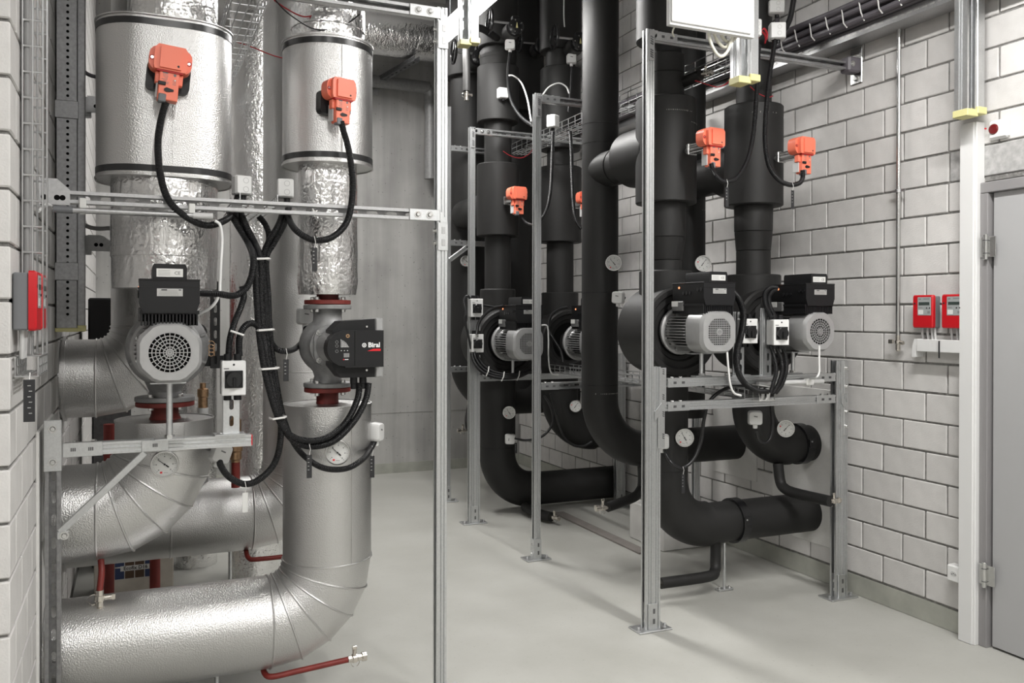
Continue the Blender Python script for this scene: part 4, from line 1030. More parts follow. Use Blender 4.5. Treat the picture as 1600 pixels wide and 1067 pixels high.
# ---- orange valve actuator; local frame: back plane y = 0, front towards -Y
def build_actuator():
    t = thing('valve_actuator', 'x', 'actuator'); W = False
    up = part(t, 'upper_housing', MB().prism([(-0.052, 0.0), (0.052, 0.0), (0.056, 0.012), (0.056, 0.075), (0.045, 0.090), (-0.045, 0.090), (-0.056, 0.075), (-0.056, 0.012)], -0.078, -0.006, 'Y'), 'orange', W)
    part(up, 'front_boss', MB().prism([(-0.036, 0.006), (0.036, 0.006), (0.036, 0.080), (-0.036, 0.080)], -0.086, -0.07, 'Y'), 'orange', W)
    part(up, 'rear_shell', MB().prism([(a, 0.044+b) for a, b in rrect(0.145, 0.088, 0.03, 4)], -0.055, 0.0, 'Y'), 'orange', W)
    for sx in (-1, 1):
        e = part(up, 'screw_well', MB().lathe([(0.0, 0.0), (0.0085, 0.0), (0.0085, 0.001), (0, 0.001)], (sx*0.0625, -0.0555, 0.042), '-Y', 16), 'orange_deep', W)
        part(e, 'screw', MB().cyl((sx*0.0625, -0.0555, 0.042), 0.0052, 0.002, '-Y', 10), 'zinc_bolt', W)
    part(up, 'pin_hole', MB().cyl((0.026, -0.0862, 0.017), 0.0042, 0.0006, '-Y', 12), 'ink', W)
    part(up, 'under_lip', MB().box((0, -0.062, -0.003), (0.088, 0.026, 0.006)), 'orange_deep', W)
    lo = part(t, 'lower_module', MB().box((0, -0.046, -0.053), (0.068, 0.048, 0.106), bev=0.003), 'orange', W)
    part(lo, 'shoulder', MB().box((0, -0.040, -0.024), (0.094, 0.032, 0.040), bev=0.003), 'orange', W)
    part(lo, 'side_case', MB().box((-0.038, -0.028, -0.060), (0.006, 0.04, 0.075), bev=0.001), 'light_grey', W)
    pr = MB(); rnd = random.Random(3)
    for k in range(7):
        pr.box((-0.012+rnd.uniform(-0.004, 0.004), -0.0704, -0.016-k*0.0052), (0.020*rnd.uniform(0.5, 1.1), 0.0006, 0.0014))
        if k > 2: pr.box((0.018, -0.0704, -0.016-k*0.0052), (0.012, 0.0006, 0.0012))
    pr.box((-0.014, -0.0704, -0.0095), (0.018, 0.0006, 0.0044))
    part(lo, 'print_lines', pr, 'ink_grey', W)
    part(lo, 'dial', MB().cyl((0.018, -0.070, -0.013), 0.0048, 0.001, '-Y', 14), 'grey_plastic', W)
    part(lo, 'indicator_dot', MB().cyl((0.020, -0.070, -0.031), 0.0028, 0.001, '-Y', 10), 'label_white', W)
    part(lo, 'clip', MB().box((-0.023, -0.072, -0.048), (0.026, 0.008, 0.013), bev=0.002), 'black_plastic', W)
    part(lo, 'lever', MB().prism([(-0.014, -0.066), (-0.006, -0.061), (0.004, -0.063), (0.018, -0.066), (0.018, -0.072), (0.004, -0.076), (-0.006, -0.077), (-0.014, -0.073)][::-1], -0.074, -0.069, 'Y'), 'black_plastic', W)
    part(lo, 'cable_gland', MB().box((-0.018, -0.058, -0.100), (0.026, 0.034, 0.030), bev=0.003), 'grey_plastic', W)
    part(t, 'rubber_collar', MB().prism([(a, -0.005+b) for a, b in rrect(0.150, 0.105, 0.02, 3)], 0.0, 0.045, 'Y'), 'black_plastic', W)
    return t
def build_actuator_long():
    t = build_actuator()
    for c in list(t.children):
        if c.name.startswith('rubber_collar'): bpy.data.objects.remove(c)
    W = False
    part(t, 'stem_bracket', MB().box((0.0, 0.06, 0.030), (0.052, 0.13, 0.006), bev=0.001).box((0.0, 0.06, -0.012), (0.052, 0.13, 0.006), bev=0.001).box((0, 0.115, 0.01), (0.06, 0.02, 0.06), bev=0.003), 'steel', W)
    part(t, 'stem', MB().cyl((0, 0.0, 0.01), 0.012, 0.17, 'Y', 14), 'galv_dull', W)
    return t
AG = 'orange valve actuators'
place('act', build_actuator, 'orange actuator on the oval silver valve box at the upper left', (X2+0.004, Y2-LY/2-0.035, 2.436), (0, math.radians(5), math.radians(2)), 1.0, AG)
place('act', build_actuator, 'orange actuator on the round silver valve drum', (X1-0.012, Y1-0.183-0.030, 2.395), (0, math.radians(1), math.radians(16)), 0.88, AG)
place('actl', build_actuator_long, 'orange actuator on the nearest black valve drum, left of its neighbour', (XA+0.035, 3.70, 2.428), (0, 0, math.radians(6)), 1.0, AG)
place('actl', build_actuator_long, 'orange actuator on the black valve drum beside the right wall', (XB+0.033, 3.70, 2.432), (0, 0, math.radians(6)), 1.0, AG)
place('actl', build_actuator_long, 'orange actuator far back, between the two slim posts', (XD+0.005, 5.98, 2.428), (0, 0, math.radians(6)), 1.05, AG)
place('actl', build_actuator_long, 'orange actuator half hidden behind the tall plain black riser', (XE+0.045, 5.98, 2.43), (0, 0, math.radians(6)), 1.05, AG)

# ---- dial thermometer; stem towards +Y
def build_gauge():
    t = thing('dial_gauge', 'x', 'gauge'); W = False
    part(t, 'case', MB().lathe([(0, 0.005), (0.047, 0.005), (0.050, 0.0), (0.050, -0.020), (0.0485, -0.024), (0.045, -0.024), (0.0445, -0.018)], (0, 0, 0), 'Y', 40), 'steel', W)
    part(t, 'stem', MB().cyl((0, 0.005, 0), 0.012, 0.06, 'Y', 14), 'black_plastic', W)
    f_ = part(t, 'dial_face', MB().lathe([(0, -0.0185), (0.0455, -0.0185)], (0, 0, 0), 'Y', 40), 'label_white', W)
    tk = MB()
    for k in range(25):
        a = math.radians(225-k*270/24); L_ = 0.006 if k % 4 == 0 else 0.003
        tk.box(((0.040-L_/2)*math.cos(a), -0.0189, (0.040-L_/2)*math.sin(a)), (L_, 0.0006, 0.0008 if k % 4 else 0.0014), rot=(0, -a, 0))
        if k % 4 == 0: tk.box((0.029*math.cos(a), -0.0189, 0.029*math.sin(a)), (0.0042, 0.0006, 0.0042))
    part(f_, 'scale_marks', tk, 'ink_grey', W)
    part(f_, 'maker_mark', MB().box((-0.012, -0.0190, -0.030), (0.008, 0.0006, 0.007)), 'red_print', W)
    part(f_, 'print_line', MB().box((0.004, -0.0190, -0.031), (0.016, 0.0006, 0.0014)), 'ink_grey', W)
    a = math.radians(142)
    part(t, 'needle', MB().box((0.010*math.cos(a), -0.0200, 0.010*math.sin(a)), (0.040, 0.001, 0.0020), rot=(0, -a, 0)).box((-0.012*math.cos(a), -0.0200, -0.012*math.sin(a)), (0.012, 0.001, 0.005), rot=(0, -a, 0)).cyl((0, -0.0195, 0), 0.0035, 0.002, '-Y', 12), 'ink', W)
    return t
GG = 'dial thermometers'
def gauge(p, label, k=0.85, roll=0.0, s_=1.0):
    e = Euler((0, roll, 0)).to_matrix(); z = Euler(face_cam(p, k)).to_matrix()
    return place('gauge', build_gauge, label, p, (z @ e).to_euler(), s_, GG)
gauge((0.103, 3.475, 1.003), 'dial gauge on the silver elbow under the short ribbed rail', 0.6)
gauge((0.742, 3.435, 1.013), 'dial gauge on the nearest silver riser', 0.8, 0.1)
gauge((2.707,3.880,0.906), 'dial gauge beside the white sensor on the nearest black riser', 0.8, 0.35)
gauge((3.413,3.900,0.916), 'dial gauge on the short black elbow by the wall', 0.8, 1.6)
gauge((2.674,4.580,1.879), 'dial gauge halfway up the tall plain black riser', 0.8, 0.2)
gauge((3.203,4.400,1.879), 'dial gauge peeping over the converter of the nearest black pump', 0.8, 1.5)
gauge((2.650,6.120,0.810), 'dial gauge on the black riser above the floor elbow', 0.8, 0.3)
gauge((3.229,6.120,0.836), 'dial gauge on the far black elbow next to the tall riser', 0.8, 1.5)
gauge((2.586,6.900,2.019), 'dial gauge half covered by the post with two switches', 0.5, 0.0)

# ---- white immersion sensor; cable gland downwards
def build_sensor():
    t = thing('temperature_sensor', 'x', 'sensor'); W = False
    a = [(p, -0.018, q) for p, q in rrect(0.074, 0.074, 0.014, 4)]; b = [(p, 0.012, q) for p, q in rrect(0.080, 0.080, 0.016, 4)]
    a0 = [(p*0.9, -0.026, q*0.9) for p, q in rrect(0.074, 0.074, 0.014, 4)]; b1 = [(p*0.96, 0.018, q*0.96) for p, q in rrect(0.080, 0.080, 0.016, 4)]
    part(t, 'housing', loft([a0, a, b, b1]), 'white_plastic', W)
    part(t, 'gland', MB().lathe([(0, 0), (0.011, 0), (0.013, 0.004), (0.013, 0.02), (0, 0.02)], (0, 0, -0.058), 'Z', 16), 'white_plastic', W)
    part(t, 'name_mark', MB().box((0, -0.0263, 0.010), (0.020, 0.0008, 0.006), rot=(0, 0.15, 0)), 'ink_grey', W)
    part(t, 'probe', MB().cyl((0, 0.015, 0), 0.009, 0.10, 'Y', 12), 'black_plastic', W)
    return t
SG = 'white temperature sensors'
def sensor(p, label, rz=None, ry=0.0, s_=1.0):
    z = Euler((0, 0, rz if rz is not None else face_cam(p)[2])).to_matrix()
    return place('sensor', build_sensor, label, p, (z @ Euler((0, ry, 0)).to_matrix()).to_euler(), s_, SG)
sensor((0.680,3.800,1.554), 'white sensor just left of the panel pump', 0.1, 0.0, 0.92)
sensor((0.931,3.560,1.067), 'white sensor on the right flank of the nearest silver riser', 1.0, 0.05, 1.0)
sensor((0.305,3.500,1.025), 'white sensor hanging under the end of the short ribbed rail', 0.2, 0.35, 0.95)
sensor((2.558,3.870,0.892), 'white sensor half behind the tall post, on the nearest black riser', -0.5)
sensor((3.149,3.840,0.994), 'white sensor below the pair of rails, on the elbow by the wall', -0.55)
sensor((2.693,4.550,1.668), 'white sensor on the tall plain black riser', -0.9, 0.05, 0.95)
sensor((2.652,6.100,0.605), 'white sensor with sideways cable above the floor elbow', -0.4, -PI/2)
sensor((2.645,6.100,3.639), 'white sensor under the highest handwheel valve', -0.4, 0, 1.0)
sensor((3.177,6.100,3.595), 'white sensor beneath the black handwheel beside the tall riser', -0.4, 0, 1.0)

# ---- rotary isolator switch
def build_switch():
    t = thing('isolator_switch', 'x', 'switch'); W = False
    part(t, 'box', MB().box((0, 0.0, 0), (0.086, 0.060, 0.128), bev=0.004), 'light_grey', W)
    part(t, 'lid', MB().box((0, -0.036, 0), (0.086, 0.014, 0.128), bev=0.003), 'white_plastic', W)
    part(t, 'switch_plate', MB().box((0, -0.045, -0.004), (0.064, 0.006, 0.064), bev=0.001), 'black_plastic', W)
    kn = part(t, 'rotary_knob', MB().lathe([(0, 0), (0.031, 0), (0.031, 0.010), (0.027, 0.014), (0, 0.014)], (0, -0.048, -0.004), '-Y', 32), 'black_gloss', W)
    part(kn, 'knob_grip', MB().box((0, -0.065, -0.014), (0.011, 0.010, 0.036), bev=0.002), 'black_plastic', W)
    part(t, 'lid_screw', MB().cyl((0, -0.043, 0.050), 0.004, 0.001, '-Y', 10), 'ink', W)
    part(t, 'print_mark', MB().box((-0.026, -0.0434, 0.036), (0.018, 0.0006, 0.004)), 'ink_grey', W)
    for dx in (-0.018, 0.018): part(t, 'gland', MB().cyl((dx, 0, 0.062), 0.014, 0.026, 'Z', 14), 'black_plastic', W)
    for dx in (-0.018, 0.018): part(t, 'gland', MB().cyl((dx, 0, -0.084), 0.014, 0.024, 'Z', 14), 'black_plastic', W)
    return t
WG = 'rotary isolator switches'
place('switch', build_switch, 'white switch on a slotted post at the end of the short ribbed rail', (0.336, 3.375, 1.325), (0, 0, 0), 1.0, WG)
place('switch', build_switch, 'white switch between the two nearest black pump motors', (2.925,3.640,1.480), (0, 0, -0.15), 1.0, WG)
place('switch', build_switch, 'white switch in front of the octagonal motor by the wall', (3.024,3.520,1.475), (0, 0, -0.15), 1.02, WG)
place('switch', build_switch, 'upper of two white switches on the rear post', (2.318,5.980,1.613), (0, 0, -0.1), 1.05, WG)
place('switch', build_switch, 'lower of two white switches on the rear post', (2.324,5.980,1.352), (0, 0, -0.1), 1.05, WG)
t = thing('switch_post', 'short slotted upright holding the white switch over the short ribbed rail', 'post', (0.332, YF+0.01, 1.112))
part(t, 'channel', strut((0.332, 3.40, 1.112), (0.332, 3.40, 1.36), (0, 1, 0), w=0.058, per=0.062, sl=0.040, ph=0.03, sw=0.016), 'galv')
part(t, 'foot', MB().box((0.325, YF-0.005, 1.115), (0.11, 0.07, 0.006), bev=0.001), 'galv')
for x_, y_, z0_, z1_, lb in ((3.00, 3.58, 1.245, 1.60, 'slotted upright holding the switch before the octagonal motor'), (2.905, 3.68, 1.245, 1.58, 'slotted upright holding the switch between the two nearest motors')):
    t = thing('switch_post', lb, 'post', (x_, y_, z0_))
    part(t, 'channel', strut((x_, y_, z0_), (x_, y_, z1_), (0, 1, 0), per=0.062, sl=0.04), 'galv'); part(t, 'foot', MB().box((x_, y_, z0_+0.003), (0.12, 0.06, 0.006), bev=0.001), 'galv')

# ---- red heat meters: facing local -Y
def build_meter():
    t = thing('heat_meter', 'x', 'meter'); W = False
    part(t, 'back_case', MB().box((0, -0.019, -0.002), (0.118, 0.038, 0.158), bev=0.004), 'grey_plastic', W)
    part(t, 'front_cover', loft([[(a, -0.038, b) for a, b in rrect(0.122, 0.166, 0.010, 3)], [(a, -0.052, b) for a, b in rrect(0.122, 0.166, 0.010, 3)], [(a, -0.058, b) for a, b in rrect(0.112, 0.156, 0.010, 3)]]), 'red_case', W)
    sc = part(t, 'display_plate', MB().box((0.012, -0.0585, 0.026), (0.080, 0.002, 0.092), bev=0.0008), 'panel_grey', W)
    part(sc, 'lcd', MB().box((0.012, -0.0598, 0.039), (0.064, 0.001, 0.015)), 'lcd', W)
    part(sc, 'serial_label', MB().box((-0.008, -0.0598, -0.003), (0.030, 0.001, 0.022)), 'label_white', W)
    part(sc, 'print_mark', MB().box((-0.014, -0.0598, 0.062), (0.014, 0.001, 0.006)), 'ink_grey', W)
    part(sc, 'print_mark', MB().box((0.026, -0.0598, 0.063), (0.036, 0.001, 0.004)), 'ink_grey', W)
    part(sc, 'print_mark', MB().box((-0.010, -0.0598, 0.019), (0.022, 0.001, 0.003)), 'ink_grey', W)
    part(sc, 'print_mark', MB().box((0.040, -0.0598, -0.004), (0.014, 0.001, 0.012)), 'ink_grey', W)
    for k in range(2): part(sc, 'key', MB().cyl((0.028+k*0.017, -0.0595, 0.017), 0.0038, 0.0015, '-Y', 12), 'ink', W)
    part(t, 'key_hole', MB().cyl((-0.046, -0.0575, 0.040), 0.0048, 0.0012, '-Y', 12), 'ink', W)
    for dx in (-0.032, 0.0, 0.026, 0.044): part(t, 'lead', MB().tube([(dx, -0.02, -0.078), (dx, -0.02, -0.108), (dx+0.006, -0.018, -0.16)], 0.006, 8), 'light_grey', W)
    return t
MG = 'red heat meters'
place('meter', build_meter, 'red heat meter on the right wall, left of the pair', (XR-0.002, 3.162, 1.583), (0, 0, -PI/2), 1.0, MG)
place('meter', build_meter, 'red heat meter next to the tall white duct', (XR-0.002, 2.990, 1.583), (0, 0, -PI/2), 1.0, MG)
place('meter', build_meter, 'nearer red heat meter on the left wall', (XL+0.002, 2.752, 1.597), (0, 0, PI/2), 1.0, MG)
place('meter', build_meter, 'farther red heat meter on the left wall', (XL+0.002, 2.905, 1.597), (0, 0, PI/2), 1.0, MG)
t = thing('meter_duct', 'short white cable duct under the red meters on the right wall', 'cable duct', (3.66, 3.05, 1.40))
part(t, 'duct_body', MB().box((3.668, 3.06, 1.412), (0.060, 0.27, 0.062), bev=0.002), 'duct_white')
part(t, 'duct_end', MB().prism([(3.21, 1.444), (3.19, 1.444), (3.205, 1.352), (3.225, 1.352), (3.222, 1.41)][::-1], 3.64, 3.698, 'X'), 'duct_white')
part(t, 'wire_tag', MB().box((3.632, 3.055, 1.395), (0.004, 0.006, 0.085)), 'ink')
# ---- slim wall pipe with tap, alarm lamp, socket
t = thing('wall_pipe', 'thin steel pipe running down the right wall to a small tap', 'pipe', (3.66, 3.335, 1.40))
part(t, 'tube', MB().cyl((3.665, 3.335, 1.45), 0.0115, 1.72, n=18), 'steel')
part(t, 'pipe_clip', MB().lathe([(0.013, -0.008), (0.017, -0.008), (0.017, 0.008), (0.013, 0.008)], (3.665, 3.335, 2.215), 'Z', 18).box((3.665, 3.335, 2.215), (0.008, 0.085, 0.012)), 'galv_dull')
part(t, 'tap_body', MB().lathe([(0, 0), (0.008, 0), (0.012, 0.006), (0.012, 0.035), (0.016, 0.04), (0.016, 0.055), (0.012, 0.06), (0.012, 0.085)], (3.665, 3.335, 1.375), 'Z', 14).cyl((3.665, 3.335, 1.42), 0.010, 0.034, '-Y', 12).box((3.655, 3.372, 1.425), (0.01, 0.03, 0.022), bev=0.002), 'nickel')
t = thing('alarm_lamp', 'square white wall lamp with dark red lens above the door', 'lamp', (3.695, 2.775, 2.43))
part(t, 'base', MB().box((3.690, 2.778, 2.43), (0.030, 0.098, 0.090), bev=0.010), 'white_plastic')
part(t, 'lens', MB().lathe([(0, 0.009), (0.020, 0.008), (0.024, 0.004), (0.025, 0)], (3.676, 2.798, 2.433), '-X', 28), 'red_lens')
part(t, 'pilot', MB().cyl((3.676, 2.838, 2.443), 0.004, 0.006, '-X', 10), 'red_print')
t = thing('wall_socket', 'small white power socket low on the right wall', 'socket', (3.69, 2.96, 0.31))
part(t, 'box', MB().box((3.672, 2.978, 0.308), (0.055, 0.080, 0.080), bev=0.006), 'white_plastic')
part(t, 'recess', MB().prism([(2.978+a, 0.308+b) for a, b in ((-0.020, 0), (-0.010, 0.011), (0.010, 0.011), (0.020, 0), (0.010, -0.011), (-0.010, -0.011))], 3.6435, 3.6445, 'X'), 'light_grey')
for k in (-1, 0, 1): part(t, 'pin_hole', MB().cyl((3.6440, 2.978+k*0.009, 0.306 if k else 0.310), 0.0025, 0.001, '-X', 8), 'void')

# ---- drain valve, outlet along local +X
def build_drain():
    t = thing('drain_valve', 'x', 'valve'); W = False
    part(t, 'valve_body', MB().lathe([(0, 0), (0.012, 0), (0.012, 0.015), (0.016, 0.018), (0.016, 0.034), (0.012, 0.037), (0.012, 0.052), (0.017, 0.055), (0.017, 0.070), (0, 0.072)], (0, 0, 0), 'X', 14), 'nickel', W)
    part(t, 'spindle', MB().cyl((0.026, 0, 0.012), 0.008, 0.024, 'Z', 12).box((0.026, 0, 0.040), (0.018, 0.006, 0.012), bev=0.001), 'nickel', W)
    part(t, 'cap_chain', MB().tube([(0.03+0.016*math.cos(a*PI/8), 0.004, -0.018+0.016*math.sin(a*PI/8)) for a in range(-3, 12)], 0.0016, 5), 'nickel', W)
    return t
DG = 'small nickel drain valves'
def drain(p, label, rz=0.0, s_=1.0, ry=0.0): place('drain', build_drain, label, p, (0, ry, rz), s_, DG)
def red_drain(label, pts, r=0.0115):
    t = thing('drain_pipe', label, 'pipe', pts[-1]); part(t, 'tube', MB().tube(smooth_path(pts, 5), r, 12), 'red_pipe'); return t
red_drain('red drain pipe under the lowest silver elbow', [(0.47, 3.56, 0.16), (0.475, 3.53, 0.135), (0.50, 3.50, 0.130), (0.60, 3.50, 0.136), (0.80, 3.50, 0.150)]); drain((0.80, 3.50, 0.150), 'nickel drain valve on the red pipe at the bottom of the picture', 0.1, 1.1)
red_drain('red drain pipe hanging from the middle silver pipe', [(-0.115, 3.58, 0.64), (-0.112, 3.555, 0.60), (-0.118, 3.535, 0.535)]); drain((-0.118, 3.535, 0.540), 'nickel drain valve above the lowest silver pipe', 0, 1.15, PI/2)
red_drain('thin red drain pipe under the rear silver pipe', [(0.50, 4.40, 0.41), (0.51, 4.36, 0.375), (0.56, 4.34, 0.37), (0.80, 4.34, 0.37)])
for xx, lb in ((-0.120, 'left of two upright red pipes behind the lowest silver pipe'), (0.098, 'right of two upright red pipes behind the lowest silver pipe')):
    tag(obj('red_pipe', MB().cyl((xx, 4.86, 0.0), 0.026, 1.0, n=18), 'red_pipe'), lb, 'pipe')
for pts, lb, vl in (
    ([(3.02, 4.02, 0.28), (3.02, 4.02, 0.17), (3.00, 4.00, 0.12), (2.93, 3.97, 0.105), (2.62, 3.97, 0.105)], 'thin black drain stub under the lowest black elbow', ('nickel valve at the drain stub behind the tall post', PI, 0.9)),
    ([(3.43, 3.98, 0.70), (3.43, 3.96, 0.60), (3.43, 3.92, 0.565), (3.44, 3.84, 0.553), (3.462, 3.60, 0.553)], 'thin black drain stub from the short elbow by the wall', ('nickel valve before the short double post', 0.0, 0.95)),
    ([(2.96, 4.70, 0.61), (2.95, 4.68, 0.50), (2.92, 4.66, 0.455), (2.83, 4.60, 0.43), (2.62, 4.55, 0.40)], 'thin black drain stub under the tall plain riser elbow', ('nickel valve left of the tall post, above the floor', PI, 1.15)),
    ([(2.80, 6.15, 0.06), (2.82, 5.95, 0.05), (2.86, 5.80, 0.05)], 'short black drain stub at the foot of the floor elbow', ('nickel valve on the floor by the slim middle post', -1.2, 1.1))):
    foam_drain(lb, pts, 0.030 if 'floor elbow' not in lb else 0.036); drain(pts[-1], vl[0], vl[1], vl[2])
drain((2.589,6.900,0.579), 'far nickel valve between the two rear posts', PI, 1.1)
foam_drain('far black stub behind the post with two switches', [(2.70, 7.05, 0.86), (2.62, 6.95, 0.68), (2.607,6.900,0.578)], 0.02)
t = foam_drain('grey foam stub hanging under the yellow-capped hanger', [(2.60, 6.2, 3.70), (2.32, 5.95, 3.68), (2.218,5.900,3.528), (2.214,5.900,3.341), (2.214,5.900,3.192)], 0.027); drain((2.214,5.900,3.192), 'nickel valve below the hanging grey foam stub', 0, 1.0, PI/2)
t = foam_drain('short black side stub on the nearest riser under the white cabinet', [(2.74, 3.98, 2.83), (2.78, 3.84, 2.85)], 0.030); drain((2.78, 3.83, 2.85), 'nickel vent on the short stub under the white cabinet', -1.2, 0.9)
# brass fitting and small brass valve under the switch
t = thing('brass_fitting', 'brass tee fitting on a red stub behind the white switch post', 'fitting', (0.44, 4.25, 0.76))
part(t, 'tee_body', MB().lathe([(0, 0.0), (0.021, 0), (0.021, 0.01), (0.028, 0.015), (0.028, 0.05), (0.033, 0.055), (0.033, 0.10), (0.026, 0.11), (0.026, 0.20), (0.018, 0.21), (0.018, 0.25), (0.012, 0.255), (0.012, 0.29), (0, 0.29)], (0.440, 4.28, 0.86), 'Z', 16), 'brass')
part(t, 'side_branch', MB().lathe([(0, 0), (0.024, 0), (0.024, 0.03), (0.030, 0.035), (0.030, 0.06), (0, 0.06)], (0.43, 4.28, 0.93), '-X', 6), 'brass')
part(t, 'red_stub', MB().cyl((0.440, 4.28, 0.74), 0.020, 0.13, n=16), 'red_pipe'); part(t, 'red_tail', MB().tube([(0.37, 4.28, 0.93), (0.30, 4.28, 0.93)], 0.022, 14), 'red_pipe')
t = thing('brass_valve', 'small red-brass valve standing right of the round-grille pump flange', 'fitting', (0.303,4.420,1.100))
q = (0.303,4.420,1.100)
part(t, 'valve_body', MB().lathe([(0, 0), (0.022, 0), (0.022, 0.06), (0.026, 0.065), (0.026, 0.10), (0.014, 0.105), (0.014, 0.13), (0, 0.13)], (q[0], q[1], q[2]), 'Z', 14), 'brass'); part(t, 'valve_foot', MB().cyl((q[0], q[1], 0.74), 0.025, q[2]-0.73, n=16), 'light_grey')

# ---- handwheel butterfly valves: wheel axis along local -X, body on the pipe front
def build_handwheel():
    t = thing('handwheel_valve', 'x', 'valve'); W = False
    wh = part(t, 'handwheel', MB().tube([(0, 0.088*math.cos(2*PI*k/28), 0.088*math.sin(2*PI*k/28)) for k in range(28)], 0.0105, 10, closed=True), 'black_gloss', W)
    sp = MB()
    for k in range(3):
        a = PI/2+2*PI*k/3; sp.tube([(0, 0, 0), (0.006, 0.086*math.cos(a), 0.086*math.sin(a))], 0.008, 8)
    sp.cyl((-0.012, 0, 0), 0.018, 0.03, 'X', 14)
    part(wh, 'spokes', sp, 'black_gloss', W)
    part(t, 'spindle', MB().cyl((0.01, 0, 0), 0.009, 0.17, 'X', 10), 'galv_dull', W)
    gb = part(t, 'gearbox', MB().lathe([(0, 0.0), (0.055, 0.0), (0.060, 0.01), (0.060, 0.05), (0.04, 0.06), (0, 0.06)], (0.20, 0.015, -0.030), '-Y', 24), 'black_gloss', W)
    part(gb, 'position_pointer', MB().prism([(0.192, -0.045), (0.208, -0.045), (0.203, -0.015), (0.200, -0.002), (0.197, -0.015)], -0.050, -0.046, 'Y'), 'yellow_cap', W)
    for k in range(5):
        a = 2*PI*k/5+0.6; part(gb, 'gear_bolt', MB().cyl((0.20+0.045*math.cos(a), -0.043, -0.03+0.045*math.sin(a)), 0.006, 0.006, '-Y', 6), 'zinc_bolt', W)
    part(gb, 'top_block', MB().box((0.195, -0.01, 0.035), (0.05, 0.05, 0.03), bev=0.003), 'black_plastic', W)
    part(t, 'foam_neck', MB().cyl((0.20, 0.01, -0.03), 0.066, 0.20, 'Y', 24), 'foam', W)
    return t
HG = 'handwheel valves'
def hw(p, label, s_=1.0): place('hw', build_handwheel, label, p, (0, 0, -0.12), s_, HG)
hw((2.443,6.020,3.768), 'handwheel valve on the black riser right beside the glowing lamp')
hw((2.984,6.020,3.719), 'black handwheel valve next to the tall plain riser')
hw((2.419,6.750,3.738), 'dark handwheel valve behind the yellow-capped hanger, far left', 1.05)
hw((3.017,6.750,3.894), 'dark handwheel valve in shadow between the two far risers', 0.9)

# ---- pump room extras at the far left
t = thing('expansion_tank', 'dark red expansion tank peeping out behind the left silver elbow', 'tank', (0.12, 5.55, 0))
part(t, 'stand_leg', MB().cyl((0.12, 5.55, 0), 0.03, 1.31, n=16), 'galv_dark')
part(t, 'shell', MB().lathe([(0, 1.30), (0.08, 1.32), (0.14, 1.38), (0.15, 1.45), (0.15, 1.66), (0.12, 1.76), (0.05, 1.82), (0, 1.83)], (0.12, 5.55, 0), 'Z', 36), 'red_oxide')
t = thing('black_cabinet', 'black box beside the red tank at the far left', 'box', (-0.20, 5.9, 1.2))
part(t, 'case', MB().box((-0.13, 6.0, 1.45), (0.26, 0.30, 0.42), bev=0.01), 'black_plastic'); part(t, 'case_plug', MB().cyl((-0.05, 5.85, 1.55), 0.02, 0.02, '-Y', 12), 'brass'); part(t, 'case_frame', MB().box((-0.13, 6.0, 0.62), (0.22, 0.26, 1.24), bev=0.01), 'galv_dark')
t = thing('carton', 'pale carton printed D16 on the floor behind the red pipes', 'carton', (-0.03, 5.20, 0))
cb_ = part(t, 'carton_body', MB().box((0.0, 5.30, 0.165), (0.40, 0.30, 0.33), bev=0.006), 'carton')
part(t, 'carton_lid', MB().box((0.0, 5.30, 0.335), (0.41, 0.31, 0.03), bev=0.004), 'carton')
part(cb_, 'print_field', MB().box((0.005, 5.1495, 0.18), (0.18, 0.001, 0.125)), 'label_white')
for k, m_ in enumerate(('carton_blue', 'carton_brown', 'carton_brown', 'carton_blue')):
    part(cb_, 'print_tile', MB().box((-0.074+k*0.050, 5.1488, 0.21), (0.046, 0.001, 0.045)), m_); part(cb_, 'print_tile', MB().box((-0.074+k*0.050, 5.1488, 0.15), (0.046, 0.001, 0.06)), m_)
part(cb_, 'name_strip', MB().box((0.005, 5.1478, 0.176), (0.15, 0.001, 0.028)), 'label_white')
ltxt(cb_, 'Ecofix D16', 0.027, 'ink', 0.006, 5.1470, 0.176, bold=0.0005)

# ================================================================= HANGERS, TRAYS, CABINET
def hanger(label, x, y, z0, z1, w_=0.10, d_=0.07, rz=0.0):
    t = thing('hanging_strut', label, 'hanger', (x, y, z0), (0, 0, rz)); W = False
    mb = channel(z1-z0, w=0.062, h=d_, per=0.075, sl=0.05, sw=0.010); part(t, 'channel', mb, 'galv', W)
    part(t, 'side_channel', MB().box((0.058, -0.012, (z1-z0)/2), (0.050, d_*0.75, z1-z0), bev=0.003), 'galv', W)
    part(t, 'end_cap', MB().box((0.0, 0, -0.004), (0.072, d_+0.012, 0.034), bev=0.003), 'yellow_cap', W)
    part(t, 'end_cap', MB().box((0.058, -0.014, 0.010), (0.062, d_*0.75+0.012, 0.034), bev=0.003), 'yellow_cap', W)
    return t
hanger('yellow-capped hanger strut below the white cabinet', 2.690, 3.40, 2.70, 4.7)
hanger('yellow-capped hanger strut above the white duct by the door', 3.565, 2.86, 2.51, 4.7)
hanger('yellow-capped hanger strut under the glowing ceiling lamp', 1.86, 5.0, 3.235, 4.7, rz=-0.1)
t = thing('perforated_column', 'tall perforated hanger column at the left wall ending in yellow caps', 'hanger', (-0.255, 4.1, 1.50))
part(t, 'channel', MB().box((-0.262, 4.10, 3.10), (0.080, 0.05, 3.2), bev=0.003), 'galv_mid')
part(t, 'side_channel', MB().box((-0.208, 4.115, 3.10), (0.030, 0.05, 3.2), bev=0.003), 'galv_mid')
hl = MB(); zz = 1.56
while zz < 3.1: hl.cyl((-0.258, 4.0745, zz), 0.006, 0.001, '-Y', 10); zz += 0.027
h_ = part(t, 'perforations', hl, 'void'); h_['kind'] = 'stuff'
